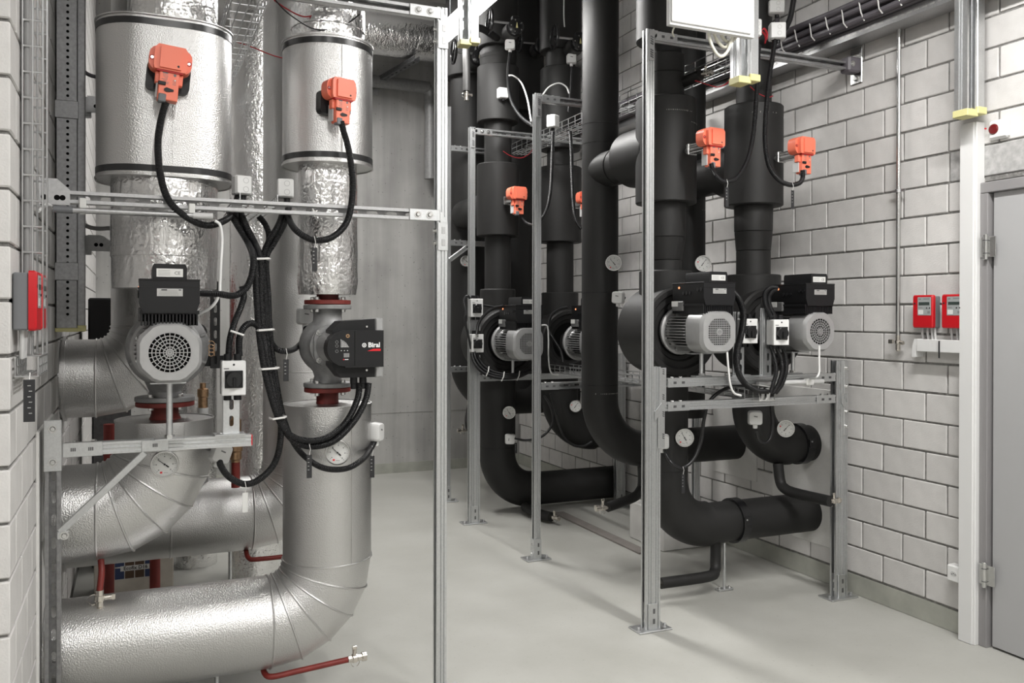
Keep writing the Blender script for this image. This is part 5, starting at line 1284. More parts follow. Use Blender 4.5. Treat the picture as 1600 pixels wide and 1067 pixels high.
part(t, 'end_cap', MB().box((-0.262, 4.10, 1.494), (0.086, 0.056, 0.016), bev=0.002).box((-0.208, 4.113, 1.500), (0.036, 0.056, 0.026), bev=0.002), 'yellow_cap')
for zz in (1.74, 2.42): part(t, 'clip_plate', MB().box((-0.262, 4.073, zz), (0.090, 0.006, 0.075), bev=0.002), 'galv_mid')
for zz, y_, lb in ((2.52, 4.45, 'upper'), (1.885, 4.5, 'lower')):
    t = thing('cable_bracket', '%s short cable arm left of the silver pipes' % lb, 'bracket', (-0.19, y_, zz))
    part(t, 'arm', strut((-0.19, y_, zz), (0.10, y_, zz), (0, -1, 0)), 'galv_dull'); part(t, 'arm_plate', MB().prism([(-0.20, zz-0.03), (-0.09, zz-0.03), (-0.09, zz+0.01), (-0.14, zz+0.045), (-0.20, zz+0.045)], y_-0.026, y_-0.022, 'Y'), 'galv_dull')
    for k in range(2): part(t, 'arm_hole', MB().cyl((-0.165+k*0.022, y_-0.0262, zz), 0.009, 0.0008, '-Y', 10), 'void')
    part(t, 'foot_plate', MB().box((-0.245, y_+0.02, zz), (0.12, 0.05, 0.09), bev=0.003), 'galv_dull')
def wire_tray(label, p0, p1, side, w_, h_, up=(0, 0, 1), rw=0.0032, step=0.10, m='wire'):
    """U-shaped wire basket from p0 to p1; side = unit vector across, up = open side"""
    p0, p1, side, up = Vector(p0), Vector(p1), Vector(side), Vector(up); d_ = (p1-p0); L_ = d_.length; d_.normalize()
    t = thing('wire_tray', label, 'cable tray', p0)
    for (a, b) in ((0, 0), (w_*0.25, 0), (w_*0.5, 0), (w_*0.75, 0), (w_, 0), (0, h_*0.5), (0, h_), (w_, h_*0.5), (w_, h_)):
        q = p0+side*a+up*b; part(t, 'long_wire', MB().tube([q, q+d_*L_], rw, 6), m)
    k = 0.0; first = None
    while k <= L_+1e-6:
        q = p0+d_*k
        if first is None: first = part(t, 'cross_wire', MB().tube([q+up*h_, q, q+side*w_, q+side*w_+up*h_], rw, 6), m)
        else:
            c = first.copy(); COL.objects.link(c); c.parent = t; c.location = d_*k
        k += step
    return t
wire_tray('wire tray above the round-grille pump, behind the oval valve box', (0.350, 3.30, 2.80), (0.350, 5.2, 2.80), (1, 0, 0), 0.135, 0.055)
wire_tray('upright wire tray with cables on the left wall above the red meters', (-0.298, 2.865, 1.44), (-0.298, 2.865, 3.6), (0, 1, 0), 0.13, 0.052, up=(1, 0, 0), step=0.075)
wire_tray('small wire basket under the red meters on the left wall', (-0.298, 2.70, 1.39), (-0.298, 2.95, 1.39), (1, 0, 0), 0.055, 0.05, step=0.05)
wire_tray('high wire tray with white cables across the black risers', (2.80, 3.62, 2.87), (2.80, 6.45, 2.87), (1, 0, 0), 0.13, 0.075, step=0.10)
wire_tray('low wire tray behind the pair of rails, at motor height', (2.90, 3.62, 1.13), (2.90, 5.9, 1.13), (1, 0, 0), 0.16, 0.055, step=0.085)
wire_tray('short wire tray under the two junction boxes at the left', (0.37, 3.45, 1.985), (0.37, 4.1, 1.985), (1, 0, 0), 0.14, 0.04, step=0.06)
t = thing('cable_ladder', 'perforated cable rail with dark cables high along the right wall', 'cable tray', (3.60, 2.4, 3.07))
part(t, 'side_rail', MB().box((3.560, 4.6, 3.085), (0.004, 4.6, 0.050)), 'galv_dull')
part(t, 'bottom_plate', MB().box((3.625, 4.6, 3.062), (0.13, 4.6, 0.004)), 'galv_dull')
pf = MB(); yy = 2.5
while yy < 5.2: pf.box((3.5575, yy, 3.085), (0.001, 0.026, 0.012)); yy += 0.045
pf = part(t, 'perforations', pf, 'label_silver'); pf['kind'] = 'stuff'
for k in range(9):
    a, b = k % 3, k//3
    tag(obj('ladder_cable', MB().tube([(3.500+a*0.036-b*0.012+random.uniform(-0.004, 0.004), y_, 3.128+b*0.040+0.004*math.sin(y_*5+k)) for y_ in [2.4+0.3*q for q in range(15)]], 0.017, 10), 'cable_dark'), 'dark cable of the bundle above the perforated rail, %s layer, %s from the wall' % (('bottom', 'middle', 'top')[b], ('third', 'second', 'first')[a]), 'cable', 'dark cables on the wall rail')
for k in range(12):
    y_ = 3.05+k*0.12
    tag(obj('cable_tie', MB().tube([(3.50, y_, 3.105), (3.476, y_, 3.125+0.02*(k % 2)), (3.462, y_, 3.20), (3.50, y_+0.01, 3.235), (3.58, y_+0.01, 3.235)], 0.0036, 6), 'tie'), 'pale cable tie round the dark cables above the perforated rail', 'cable tie', 'ties on the wall rail cables')
for xx in (3.60, 3.66): tag(obj('wall_conduit', MB().cyl((3.672, 4.28 if xx == 3.60 else 3.52, 3.16), 0.014, 1.5, n=12), 'cable_dark'), 'dark conduit climbing the right wall above the ladder, %s one' % ('left' if xx == 3.60 else 'right'), 'conduit')
# white cabinet under the ceiling
CX0, CX1 = 2.193, 2.662
t = thing('white_cabinet', 'plain white cabinet hanging above the nearest black pump', 'cabinet', (2.43, 3.27, 2.86))
part(t, 'cabinet_body', MB().box(((CX0+CX1)/2, 3.275, 3.332), (CX1-CX0, 0.03, 0.94), bev=0.002), 'white_plastic')
part(t, 'cabinet_door', MB().box(((CX0+CX1)/2-0.010, 3.255, 3.337), (CX1-CX0-0.028, 0.012, 0.925), bev=0.003), 'white_plastic')
part(t, 'mounting_rail', MB().box(((CX0+CX1)/2, 3.33, 3.3), (0.04, 0.08, 0.05), bev=0.002), 'galv')
# junction boxes
def jbox(p, label, d=(0.064, 0.05, 0.075), rz=0.0):
    t = thing('junction_box', label, 'junction box', p, (0, 0, rz)); W = False
    part(t, 'housing', MB().box((0, 0, 0), d, bev=0.006), 'white_plastic', W)
    part(t, 'lid', MB().box((0, -d[1]/2-0.004, 0), (d[0]*0.94, 0.010, d[2]*0.94), bev=0.004), 'white_plastic', W)
    for dz in (-0.017, 0.017): part(t, 'knockout', MB().lathe([(0.009, 0), (0.0115, 0), (0.0115, 0.0015), (0.009, 0.0015), (0.009, 0)], (0.006, -d[1]/2-0.008, dz), '-Y', 20), 'light_grey', W)
    part(t, 'gland', MB().cyl((0.006, 0, -d[2]/2-0.016), 0.012, 0.018, 'Z', 12), 'black_plastic', W)
    return t
jbox((0.380,3.500,2.061), 'white junction box left of the pair above the long rail', rz=0.25); jbox((0.548,3.500,2.059), 'white junction box right of the pair above the long rail', rz=-0.15)
jbox((2.565,5.200,2.858), 'white junction box on the high wire tray by the slim middle post', (0.06, 0.06, 0.085), 0.5)
jbox((2.582,6.100,3.259), 'white box stuck on the foam sleeve below the highest handwheel', (0.075, 0.05, 0.08))
jbox((3.216,3.750,3.110), 'white junction box right of the white cabinet with red wires', (0.085, 0.06, 0.09), -0.5); jbox((3.335,3.900,3.305), 'grey junction box at the top edge, on the riser behind the cabinet', (0.09, 0.06, 0.075), -0.5)
jbox((2.953,3.620,3.053), 'white junction box tucked behind the right edge of the cabinet', (0.06, 0.05, 0.09), -0.2)

# ================================================================= LUMINAIRES AND ADDED FILL LAMPS
for i, (p, e) in enumerate(LUM):
    lb = ['glowing tube lamp above the black risers', 'ceiling lamp over the right of the aisle', 'unseen fill lamp added over the left of the aisle', 'unseen fill lamp added over the silver pipes at the back', 'unseen fill lamp added over the open floor at the left', 'unseen fill lamp added behind the viewer at the right'][i]
    t = thing('ceiling_or_fill_luminaire', lb, 'lamp', p)  # fixtures past the right-aisle lamp are unseen, added to brighten the room
    part(t, 'housing', MB().box((p[0], p[1], p[2]+0.03), (0.10, 1.52, 0.06), bev=0.004), 'white_plastic')
    part(t, 'diffuser', MB().box((p[0], p[1], p[2]-0.022), (0.085, 1.48, 0.045), bev=0.012), 'lamp_glow')
    for dy in (-0.55, 0.55): part(t, 'hanger_rod', MB().cyl((p[0], p[1]+dy, p[2]+0.06), 0.004, CEIL-p[2]-0.06, n=8), 'galv')

# ================================================================= DUCTS AT THE BACK
t = thing('foil_duct', 'horizontal crinkled foil duct near the ceiling at the back wall', 'pipe', (1.8, 7.6, 4.08))
part(t, 'duct_jacket', MB().tube([(0.9, 7.6, 4.085), (2.56, 7.6, 4.085)], 0.19, 44), 'foil')
part(t, 'duct_jacket', MB().tube([(2.55, 7.6, 4.085), (3.3, 7.6, 4.085)], 0.194, 44), 'foil')
t = thing('duct_bracket', 'dark perforated bracket under the foil duct at the back wall', 'bracket', (2.15, 8.2, 3.7))
part(t, 'arm', strut((2.14, 8.25, 3.82), (2.32, 7.45, 3.86), (0, 0, 1), w=0.06), 'galv_dark'); part(t, 'wall_plate', MB().box((2.14, 8.262, 3.78), (0.07, 0.012, 0.16), bev=0.002), 'galv_dull')
t = thing('grey_wall_pipe', 'grey bare pipe running along the back wall under the foil duct', 'pipe', (2.2, 8.15, 3.8))
part(t, 'tube', MB().tube(smooth_path([(1.6, 8.13, 3.80), (2.55, 8.13, 3.80), (2.64, 8.13, 3.78), (2.67, 8.13, 3.70), (2.67, 8.13, 2.9)], 5), 0.058, 20), 'cast_grey')

# ================================================================= CABLES
def cable(label, pts, r=0.0115, m='conduit', group=None, sub=7, tags=(), n=10, ties=(), name='cable_conduit', cat='cable'):
    sp = smooth_path(pts, sub)
    t = thing(name, label, cat, pts[0], group=group)
    part(t, 'sheath', MB().tube(sp, r, n, uv=True), m, ang=60)
    for (i, L_, col) in tags:
        p = Vector(pts[i]); g = part(t, 'hanging_tag', MB().box((p.x, p.y-r-0.004, p.z-0.03-L_/2), (0.020, 0.002, L_), bev=0.0006), col)
        part(g, 'tag_string', MB().tube([(p.x, p.y-r-0.002, p.z+r), (p.x+0.004, p.y-r-0.006, p.z-0.01), (p.x, p.y-r-0.004, p.z-0.032)], 0.0013, 5), 'tie')
        if col == 'ink':
            q = MB()
            for k in range(4): q.box((p.x-0.003, p.y-r-0.0054, p.z-0.045-k*L_*0.16), (0.006, 0.0006, 0.0022))
            part(g, 'tag_print', q, 'label_silver')
    return t
CG = 'black corrugated cable conduits'
# left bundle
cable('conduit looping down from the orange actuator on the oval box', [(0.103,3.360,2.325),(0.086,3.360,2.255),(0.077,3.360,2.173),(0.083,3.330,2.066),(0.108,3.330,1.976),(0.158,3.330,1.921),(0.236,3.360,1.888),(0.303,3.360,1.907),(0.354,3.500,1.961),(0.368,3.500,2.023)], 0.0125, group=CG)
cable('conduit looping down from the orange actuator on the silver drum', [(0.732,3.330,2.308),(0.742,3.330,2.271),(0.762,3.330,2.199),(0.777,3.330,2.088),(0.772,3.330,1.988),(0.750,3.330,1.912),(0.695,3.330,1.858),(0.627,3.330,1.846),(0.567,3.330,1.875),(0.547,3.400,1.927),(0.551,3.500,2.001)], 0.0125, group=CG, tags=((7, 0.09, 'ink'),))
BX = [(-9, 0), (-3, 0.012), (3, -0.004), (9, 0.006), (-6, 0.03), (6, 0.026)]
cable('conduit of the main bundle ending at the panel pump, inner of two', [(0.350,3.460,1.961),(0.369,3.460,1.903),(0.402,3.460,1.840),(0.413,3.360,1.770),(0.420,3.360,1.636),(0.430,3.360,1.491),(0.451,3.360,1.346),(0.489,3.360,1.200),(0.530,3.360,1.115),(0.597,3.360,1.077),(0.683,3.360,1.082),(0.760,3.370,1.137),(0.806,3.370,1.223),(0.816,3.370,1.291)], 0.0125, group=CG)
cable('conduit of the main bundle ending at the panel pump, outer of two', [(0.368,3.500,1.981),(0.388,3.420,1.900),(0.421,3.420,1.833),(0.433,3.370,1.772),(0.436,3.370,1.636),(0.445,3.370,1.491),(0.467,3.370,1.345),(0.500,3.370,1.193),(0.543,3.370,1.094),(0.616,3.370,1.052),(0.708,3.360,1.066),(0.788,3.360,1.137),(0.837,3.360,1.223),(0.850,3.360,1.291)], 0.0125, group=CG, tags=((9, 0.09, 'ink'),))
cable('conduit from the bundle swinging to the sensor under the short rail', [(0.548,3.500,1.996),(0.511,3.420,1.910),(0.473,3.420,1.840),(0.452,3.420,1.775),(0.457,3.420,1.638),(0.464,3.420,1.490),(0.483,3.420,1.342),(0.515,3.420,1.193),(0.517,3.420,1.069),(0.493,3.420,0.983),(0.438,3.420,0.928),(0.384,3.420,0.915),(0.328,3.420,0.946),(0.302,3.460,0.983),(0.300,3.490,1.000)], 0.0125, group=CG, tags=((11, 0.075, 'label_white'),))
cable('conduit from the bundle swinging to the sensor on the nearest silver riser', [(0.563,3.500,1.991),(0.531,3.420,1.911),(0.492,3.420,1.835),(0.464,3.420,1.775),(0.471,3.420,1.638),(0.478,3.420,1.490),(0.495,3.420,1.342),(0.524,3.420,1.180),(0.559,3.420,1.079),(0.608,3.420,1.008),(0.669,3.350,0.968),(0.756,3.350,0.959),(0.822,3.350,0.990),(0.896,3.500,1.010),(0.923,3.550,1.028)], 0.0115, group=CG, tags=((13, 0.09, 'ink'),))
cable('conduit from the bundle to the sensor left of the panel pump', [(0.449,3.420,1.775),(0.461,3.420,1.638),(0.473,3.420,1.490),(0.497,3.420,1.433),(0.536,3.420,1.418),(0.606,3.600,1.423),(0.663,3.750,1.455),(0.683,3.800,1.509)], 0.0115, group=CG, tags=((4, 0.085, 'ink'),))
cable('conduit joining the converter of the round-grille pump to the bundle', [(0.221,3.360,1.638),(0.279,3.330,1.636),(0.335,3.330,1.630),(0.375,3.330,1.654),(0.398,3.330,1.702),(0.405,3.330,1.768),(0.397,3.420,1.832),(0.355,3.420,1.903),(0.331,3.460,1.955)], 0.0125, group=CG)
cable('left conduit rising from the white switch on the slotted post', [(0.321,3.375,1.406),(0.326,3.375,1.468),(0.340,3.360,1.528),(0.361,3.340,1.587),(0.372,3.340,1.630),(0.365,3.340,1.666)], 0.0115, group=CG)
cable('right conduit rising from the white switch and arching to the bundle', [(0.360,3.375,1.405),(0.360,3.375,1.468),(0.374,3.360,1.511),(0.402,3.360,1.528),(0.430,3.360,1.511),(0.446,3.360,1.467),(0.459,3.380,1.394)], 0.0125, group=CG)
cable('short conduit hanging from the small wire tray into the bundle', [(0.440,3.460,1.941),(0.464,3.460,1.912),(0.479,3.460,1.868),(0.471,3.460,1.800),(0.455,3.460,1.750)], 0.0115, group=CG)
cable('thin white cable from the aluminium tube to the pump converter', [(0.270,3.340,1.904),(0.288,3.340,1.888),(0.295,3.340,1.834),(0.290,3.330,1.751),(0.287,3.330,1.681),(0.283,3.330,1.629),(0.257,3.340,1.587),(0.213,3.380,1.559)], 0.0055, 'white_plastic', name='earth_cable')
cable('thin white cable leaving the left end of the aluminium tube', [(-0.250,3.335,1.919),(-0.261,3.335,1.929),(-0.265,3.200,1.918),(-0.279,3.100,1.885)], 0.0055, 'white_plastic', name='earth_cable')
for i, (y_, xa, xb) in enumerate(((405, 391, 421), (516, 403, 427), (577, 410, 435), (653, 424, 446))):
    a = [(0.395,3.345,1.767),(0.465,3.345,1.771),(0.423,3.345,1.501),(0.479,3.345,1.504),(0.435,3.345,1.355),(0.498,3.345,1.358),(0.475,3.345,1.166),(0.525,3.345,1.171)]
    p, q = Vector(a[2*i]), Vector(a[2*i+1])
    tag(obj('cable_tie', MB().tube([p+Vector((0, 0.06, 0)), p+Vector((-0.005, 0.02, 0)), p+Vector((0.004, -0.004, 0)), q+Vector((-0.004, -0.004, 0)), q+Vector((0.005, 0.02, 0.0)), q+Vector((0, 0.06, 0))], 0.0042, 6), 'tie'), ['topmost', 'second', 'third', 'lowest'][i]+' white tie round the black conduit bundle', 'cable tie', 'ties on the left conduit bundle')
tag(obj('cable_tie', MB().tube([(0.325,3.345,1.500),(0.348,3.345,1.492),(0.373,3.345,1.483)], 0.004, 6), 'tie'), 'white tie on the two conduits above the white switch', 'cable tie')
for k in range(5):
    tag(obj('wall_cable', MB().tube([(-0.288, 2.878+k*0.024, 1.50), (-0.288, 2.878+k*0.024, 3.6)], 0.0085, 8), 'cable_grey'), '%s grey cable inside the upright tray on the left wall' % ('nearest', 'second nearest', 'middle', 'second farthest', 'farthest')[k], 'cable', 'cables in the upright left tray')
# thin sensor wires
def wire(label, pts, m='wire_red', r=0.0028): return cable(label, pts, r, m, name='sensor_wire', n=6, cat='wire')
wire('red wire crossing in front of the top of the silver drum', [(0.500,3.480,2.793),(0.542,3.480,2.769),(0.591,3.480,2.749),(0.629,3.480,2.746),(0.679,3.480,2.769),(0.723,3.480,2.798)])
wire('black wire drooping above the silver drum', [(0.502,3.460,2.787),(0.543,3.460,2.748),(0.613,3.460,2.707),(0.663,3.460,2.694),(0.727,3.460,2.705),(0.791,3.460,2.739),(0.836,3.460,2.779)], 'cable_black')
wire('red wire from the wire tray to the silver drum', [(0.402,4.300,2.864),(0.451,4.300,2.858),(0.519,4.300,2.842),(0.609,4.300,2.816),(0.679,4.300,2.806)])
wire('red wire drooping under the white cabinet', [(2.750,3.850,2.818),(2.829,3.850,2.806),(2.900,3.850,2.800),(2.968,3.850,2.835),(2.989,3.850,2.900),(2.985,3.850,2.970),(2.997,3.850,3.034)])
wire('red wire crossing the riser beside the wall', [(3.140,3.880,2.836),(3.198,3.880,2.803),(3.265,3.880,2.789),(3.301,3.880,2.800)])
wire('pinkish wire on the riser behind the rear post', [(2.610,6.150,2.828),(2.669,6.150,2.798),(2.751,6.150,2.785),(2.822,6.150,2.815),(2.866,6.150,2.868)])
for k in range(4): wire(['first', 'second', 'third', 'fourth'][k]+' red wire curl in the tray beside the white cabinet', [Vector(q)+Vector((0.012*k, 0.02*k, 0.004*math.sin(k*2.1))) for q in [(2.970,3.620,2.999),(2.995,3.620,3.035),(3.020,3.620,3.065),(3.041,3.620,3.041),(3.037,3.620,3.007)]])
for k, pts in enumerate(([(2.431,3.310,2.898),(2.456,3.310,2.818),(2.504,3.310,2.770),(2.551,3.310,2.806),(2.580,3.310,2.900)], [(2.471,3.330,2.909),(2.500,3.330,2.853),(2.545,3.330,2.823),(2.581,3.330,2.858),(2.604,3.330,2.909)], [(2.515,3.340,2.918),(2.545,3.340,2.868),(2.582,3.340,2.855),(2.619,3.340,2.884),(2.626,3.340,2.921)], [(2.421,3.560,2.973),(2.410,3.560,2.946),(2.418,3.560,2.922)])):
    cable(['largest', 'second', 'third', 'smallest'][k]+' cream cable loop under the white cabinet', pts, 0.0075 if k < 3 else 0.004, 'cable_cream', name='cable_loop')
# right side conduits
cable('conduit looping up from the nearest black drum actuator', [(2.685,3.620,2.334),(2.697,3.620,2.299),(2.709,3.600,2.262),(2.757,3.600,2.242),(2.833,3.600,2.270),(2.898,3.600,2.363),(2.951,3.620,2.503),(2.971,3.620,2.705),(2.979,3.620,2.873),(2.987,3.620,2.974)], 0.0115, group=CG, tags=((3, 0.10, 'ink'),))
cable('conduit looping up from the actuator beside the right wall', [(3.280,3.620,2.340),(3.280,3.620,2.299),(3.240,3.600,2.266),(3.180,3.600,2.252),(3.103,3.600,2.274),(3.043,3.600,2.334),(3.014,3.600,2.438),(3.013,3.600,2.572),(3.029,3.600,2.740),(3.054,3.600,2.893),(3.075,3.600,3.000)], 0.0125, group=CG, tags=((3, 0.10, 'ink'),))
cable('thick black cable leaving the junction box towards the ceiling', [(3.189,3.750,3.065),(3.251,3.750,3.108),(3.304,3.750,3.192),(3.331,3.750,3.302)], 0.0155, 'cable_black', group=CG)
for k, (off, lb) in enumerate(((0, 'front'), (4, 'rear'))):
    cable('%s conduit from the nearest converter down to the low tray' % lb, [Vector(p)+Vector((0.012*k, 0.03*k, 0)) for p in [(2.772,3.550,1.683),(2.816,3.550,1.635),(2.825,3.530,1.564),(2.813,3.530,1.473),(2.785,3.530,1.377),(2.790,3.530,1.286),(2.854,3.560,1.218),(2.927,3.560,1.176),(3.002,3.560,1.167)]], 0.0125, group=CG)
cable('conduit from the wall-side converter to its switch', [(3.092,3.600,1.705),(3.046,3.600,1.705),(3.012,3.600,1.671),(2.987,3.560,1.610),(2.991,3.520,1.544)], 0.0125, group=CG); cable('second conduit from the wall-side converter to its switch', [(3.088,3.600,1.695),(3.059,3.600,1.685),(3.038,3.600,1.651),(3.017,3.560,1.597),(3.020,3.520,1.544)], 0.0125, group=CG)
for k, lb in enumerate(('left', 'middle', 'right')):
    cable('%s of three conduits hanging under the wall-side switch' % lb, [Vector(p) for p in ([(2.983,3.520,1.407),(3.008,3.520,1.341),(3.021,3.520,1.275),(3.001,3.520,1.210),(2.984,3.520,1.164)], [(3.016,3.520,1.406),(3.050,3.520,1.340),(3.058,3.520,1.274),(3.034,3.520,1.209),(3.001,3.520,1.164)], [(3.058,3.520,1.406),(3.083,3.520,1.339),(3.084,3.520,1.273),(3.059,3.520,1.208),(3.017,3.520,1.163)])[k]], 0.0105, group=CG)
cable('black cable from the low tray to the sensor by the tall post', [(3.116,3.800,1.185),(2.986,3.800,1.175),(2.855,3.750,1.163),(2.773,3.750,1.105),(2.741,3.750,1.015),(2.743,3.780,0.894),(2.694,3.780,0.802),(2.622,3.780,0.763),(2.554,3.780,0.798),(2.568,3.860,0.852)], 0.0095, 'cable_black', tags=((7, 0.10, 'ink'),))
cable('black cable looping to the sensor on the elbow by the wall', [(3.126,3.800,0.922),(3.143,3.800,0.875),(3.183,3.800,0.859),(3.223,3.800,0.888),(3.236,3.800,0.969),(3.226,3.800,1.076)], 0.0085, 'cable_black')
cable('white earth cable from the nearest motor to the rails', [(2.734,3.550,1.377),(2.742,3.550,1.296),(2.754,3.550,1.215),(2.778,3.550,1.169),(2.822,3.550,1.154)], 0.0055, 'white_plastic', name='earth_cable'); cable('white earth cable from the wall-side motor to its grey tube', [(3.268,3.480,1.405),(3.268,3.480,1.321),(3.268,3.480,1.264),(3.247,3.480,1.238),(3.319,3.600,1.222)], 0.0055, 'white_plastic', name='earth_cable')
t = thing('conduit_tube', 'thin grey tube clipped along the upper of the paired rails', 'conduit', (3.10, 3.62, 1.215))
part(t, 'tube', MB().tube([(2.98, 3.615, 1.205), (3.42, 3.615, 1.205)], 0.013, 14), 'light_grey'); part(t, 'clip', MB().box((3.32, 3.612, 1.205), (0.05, 0.032, 0.036), bev=0.005), 'label_white')
t = thing('wire_basket', 'small white wire basket holding loose cable ends between the rails', 'basket', (3.02, 3.60, 1.14))
bk = MB(); q = [(2.960,3.580,1.200),(3.064,3.580,1.186),(3.060,3.580,1.120),(2.965,3.580,1.120)]
for dy in (0, 0.05):
    bk.tube([Vector(p)+Vector((0, dy, 0)) for p in q], 0.003, 6, closed=True)
for p in q: bk.tube([p, Vector(p)+Vector((0, 0.05, 0))], 0.003, 6)
part(t, 'frame', bk, 'label_white')
for k in range(4): cable(['first', 'second', 'third', 'fourth'][k]+' white cable end in the small basket', [Vector(p)+Vector((k*0.018, 0.012*(k % 2), 0)) for p in [(2.989,3.600,1.181),(2.998,3.600,1.157),(2.994,3.600,1.130),(2.985,3.600,1.117)]], 0.006, 'white_plastic', name='cable_end')
# rear group
cable('conduit from the highest sensor curving to the slim post', [(2.602,6.000,3.547),(2.587,6.000,3.434),(2.587,6.000,3.313),(2.565,5.900,3.167),(2.528,5.700,3.026),(2.498,5.500,2.922),(2.465,5.300,2.843)], 0.0125, group=CG)
cable('white cable arching over to the slim middle post', [(2.549,5.900,3.342),(2.590,5.900,3.342),(2.653,5.900,3.296),(2.564,5.600,3.099),(2.455,5.300,2.868)], 0.006, 'white_plastic', name='earth_cable'); cable('white cable arching left of the tall plain riser', [(2.829,5.900,3.228),(2.882,5.900,3.292),(2.964,5.900,3.330),(3.029,5.900,3.308),(3.052,5.900,3.261)], 0.006, 'white_plastic', name='earth_cable')
cable('thin white cable hanging from above beside the black handwheel', [(3.108,6.100,4.052),(3.108,6.100,3.925),(3.114,6.100,3.840)], 0.005, 'white_plastic', name='earth_cable')
cable('cable down from the sensor beside the tall plain riser', [(3.125,6.000,3.502),(3.120,6.000,3.371),(3.109,6.000,3.246),(3.098,6.000,3.145)], 0.009, 'cable_black')
cable('conduit hanging from the white box on the high tray', [(2.545,5.150,2.778),(2.541,5.150,2.633),(2.536,5.150,2.505),(2.527,5.150,2.377),(2.504,5.150,2.270),(2.462,5.150,2.192),(2.579,5.500,2.192),(2.670,5.850,2.248),(2.667,5.950,2.311)], 0.0115, group=CG, tags=())
cable('conduit hanging from the high tray beside the tall plain riser', [(2.596,5.000,2.757),(2.606,5.000,2.612),(2.611,5.000,2.446),(2.621,5.000,2.280),(2.640,5.000,2.177),(2.678,5.000,2.124)], 0.0115, group=CG)
cable('conduit arching from the far converter to the rear switches', [(2.527,5.950,1.629),(2.444,5.950,1.609),(2.370,5.930,1.561),(2.324,5.930,1.500),(2.309,5.930,1.420)], 0.012, group=CG); cable('thin conduit from the upper rear switch to the far converter', [(2.352,5.950,1.637),(2.434,5.950,1.623),(2.527,5.950,1.610)], 0.008, group=CG)
for k in range(3): cable(['left', 'middle', 'right'][k]+' conduit bowing under the lower rear switch', [Vector(p)+Vector((0.022*k, 0.01*k, 0.012*k)) for p in [(2.269,5.930,1.279),(2.289,5.930,1.213),(2.345,5.930,1.146),(2.427,5.930,1.106),(2.541,5.930,1.088),(2.656,5.930,1.100),(2.762,5.930,1.145)]], 0.012, group=CG)
for i, (x_, y_) in enumerate(((762, 580), (786, 588), (810, 587))):
    p = Vector([(2.384,5.900,1.146),(2.507,5.900,1.105),(2.632,5.900,1.107)][i])
    tag(obj('cable_tie', MB().tube([p+Vector((0.01, 0, 0.035)), p+Vector((0, -0.012, 0.0)), p+Vector((-0.012, 0, -0.035))], 0.004, 6), 'tie'), ['left', 'middle', 'right'][i]+' white tie on the bowed conduits below the rear switches', 'cable tie')
cable('looped black cable left of the rear switches', [(2.295,6.000,1.666),(2.260,6.000,1.703),(2.234,6.000,1.665),(2.238,5.970,1.580),(2.229,5.970,1.523),(2.259,5.970,1.405),(2.279,5.970,1.310)], 0.009, 'cable_black')
cable('conduit arching over the hidden motor behind the tall riser', [(3.065,5.950,1.622),(2.988,5.950,1.602),(2.922,5.950,1.548),(2.906,5.950,1.450),(2.955,5.950,1.366),(3.010,5.950,1.286),(3.033,5.950,1.202)], 0.012, group=CG)
cable('white earth cable hanging between the two far motors', [(2.793,5.850,1.485),(2.846,5.850,1.476),(2.857,5.850,1.379),(2.858,5.850,1.235),(2.879,5.850,1.128),(2.939,5.850,1.107)], 0.006, 'white_plastic', name='earth_cable')
cable('black cable sagging from the sideways sensor to the slim post', [(2.651,6.000,0.623),(2.686,5.900,0.620),(2.697,5.700,0.660),(2.775,5.700,0.703),(2.822,5.700,0.780),(2.801,5.700,0.890),(2.748,5.700,0.972)], 0.009, 'cable_black', tags=((0, 0.08, 'ink'),)); cable('black cable sagging below the far black elbow', [(2.923,5.950,0.959),(2.968,5.950,0.809),(3.034,5.950,0.633),(3.118,5.950,0.554),(3.214,5.950,0.539),(3.287,5.950,0.569)], 0.010, 'cable_black')
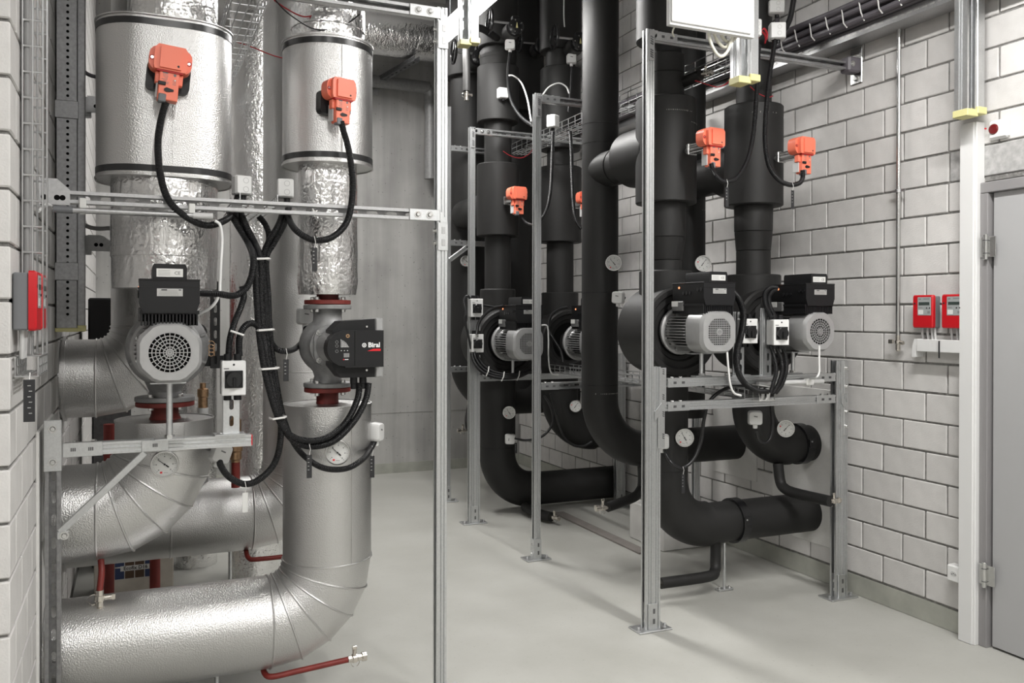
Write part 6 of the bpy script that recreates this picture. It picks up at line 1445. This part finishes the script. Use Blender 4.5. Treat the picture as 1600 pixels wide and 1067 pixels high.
cable('bundle of thin grey cables resting on the lower cable arm', [(-0.241,4.400,2.015),(-0.221,4.400,1.978),(-0.189,4.400,1.959),(-0.149,4.400,1.954),(-0.096,4.400,1.960)], 0.010, 'cable_grey', name='cable_bundle'); cable('thin dark cable curving down at the upper cable arm', [(-0.247,4.400,2.815),(-0.242,4.400,2.728),(-0.221,4.400,2.678),(-0.184,4.400,2.653),(-0.136,4.400,2.650)], 0.009, 'cable_dark', name='cable_bundle')

# black slotted bracket behind the round-grille pump, tag under the left meters
t = thing('dark_bracket', 'black slotted bracket just right of the round-grille pump', 'bracket', (0.358, 4.42, 1.30))
part(t, 'upright', strut((0.358, 4.42, 1.30), (0.358, 4.42, 1.72), (0, 1, 0), per=0.062, sl=0.040, sw=0.014), 'cable_black')
p = Vector((0.335, 4.42, 1.335)); part(t, 'cross_bar', MB().box((p.x, p.y+0.01, p.z), (0.17, 0.04, 0.05), bev=0.002), 'black_plastic')
p = Vector((0.243,3.850,1.488)); t = thing('pressure_switch', 'small round black device beside the pump fan cover', 'sensor', p)
part(t, 'cap', MB().cyl(p, 0.034, 0.05, '-Y', 24, bev=0.006), 'black_plastic'); part(t, 'screw', MB().cyl((p.x-0.008, p.y-0.05, p.z), 0.008, 0.004, '-Y', 12), 'zinc_bolt'); part(t, 'arm', MB().box((p.x, p.y+0.04, p.z), (0.02, 0.09, 0.02), bev=0.002), 'galv_dark')
p = Vector((-0.248, 2.66, 1.36)); t = thing('cable_tag', 'black printed tag hanging under the red meters on the left wall', 'tag', p)
part(t, 'tag_plate', MB().box((-0.262, 2.672, 1.325), (0.028, 0.002, 0.115), bev=0.0006), 'ink')
q = MB()
for k in range(6): q.box((-0.262+0.003*(k % 2), 2.6706, 1.366-k*0.015), (0.008, 0.0006, 0.0022))
q = part(t, 'tag_print', q, 'label_silver'); q['kind'] = 'stuff'
part(t, 'tag_string', MB().tube([(-0.262, 2.672, 1.378), (-0.262, 2.69, 1.40), (-0.262, 2.705, 1.395)], 0.0014, 5), 'tie')
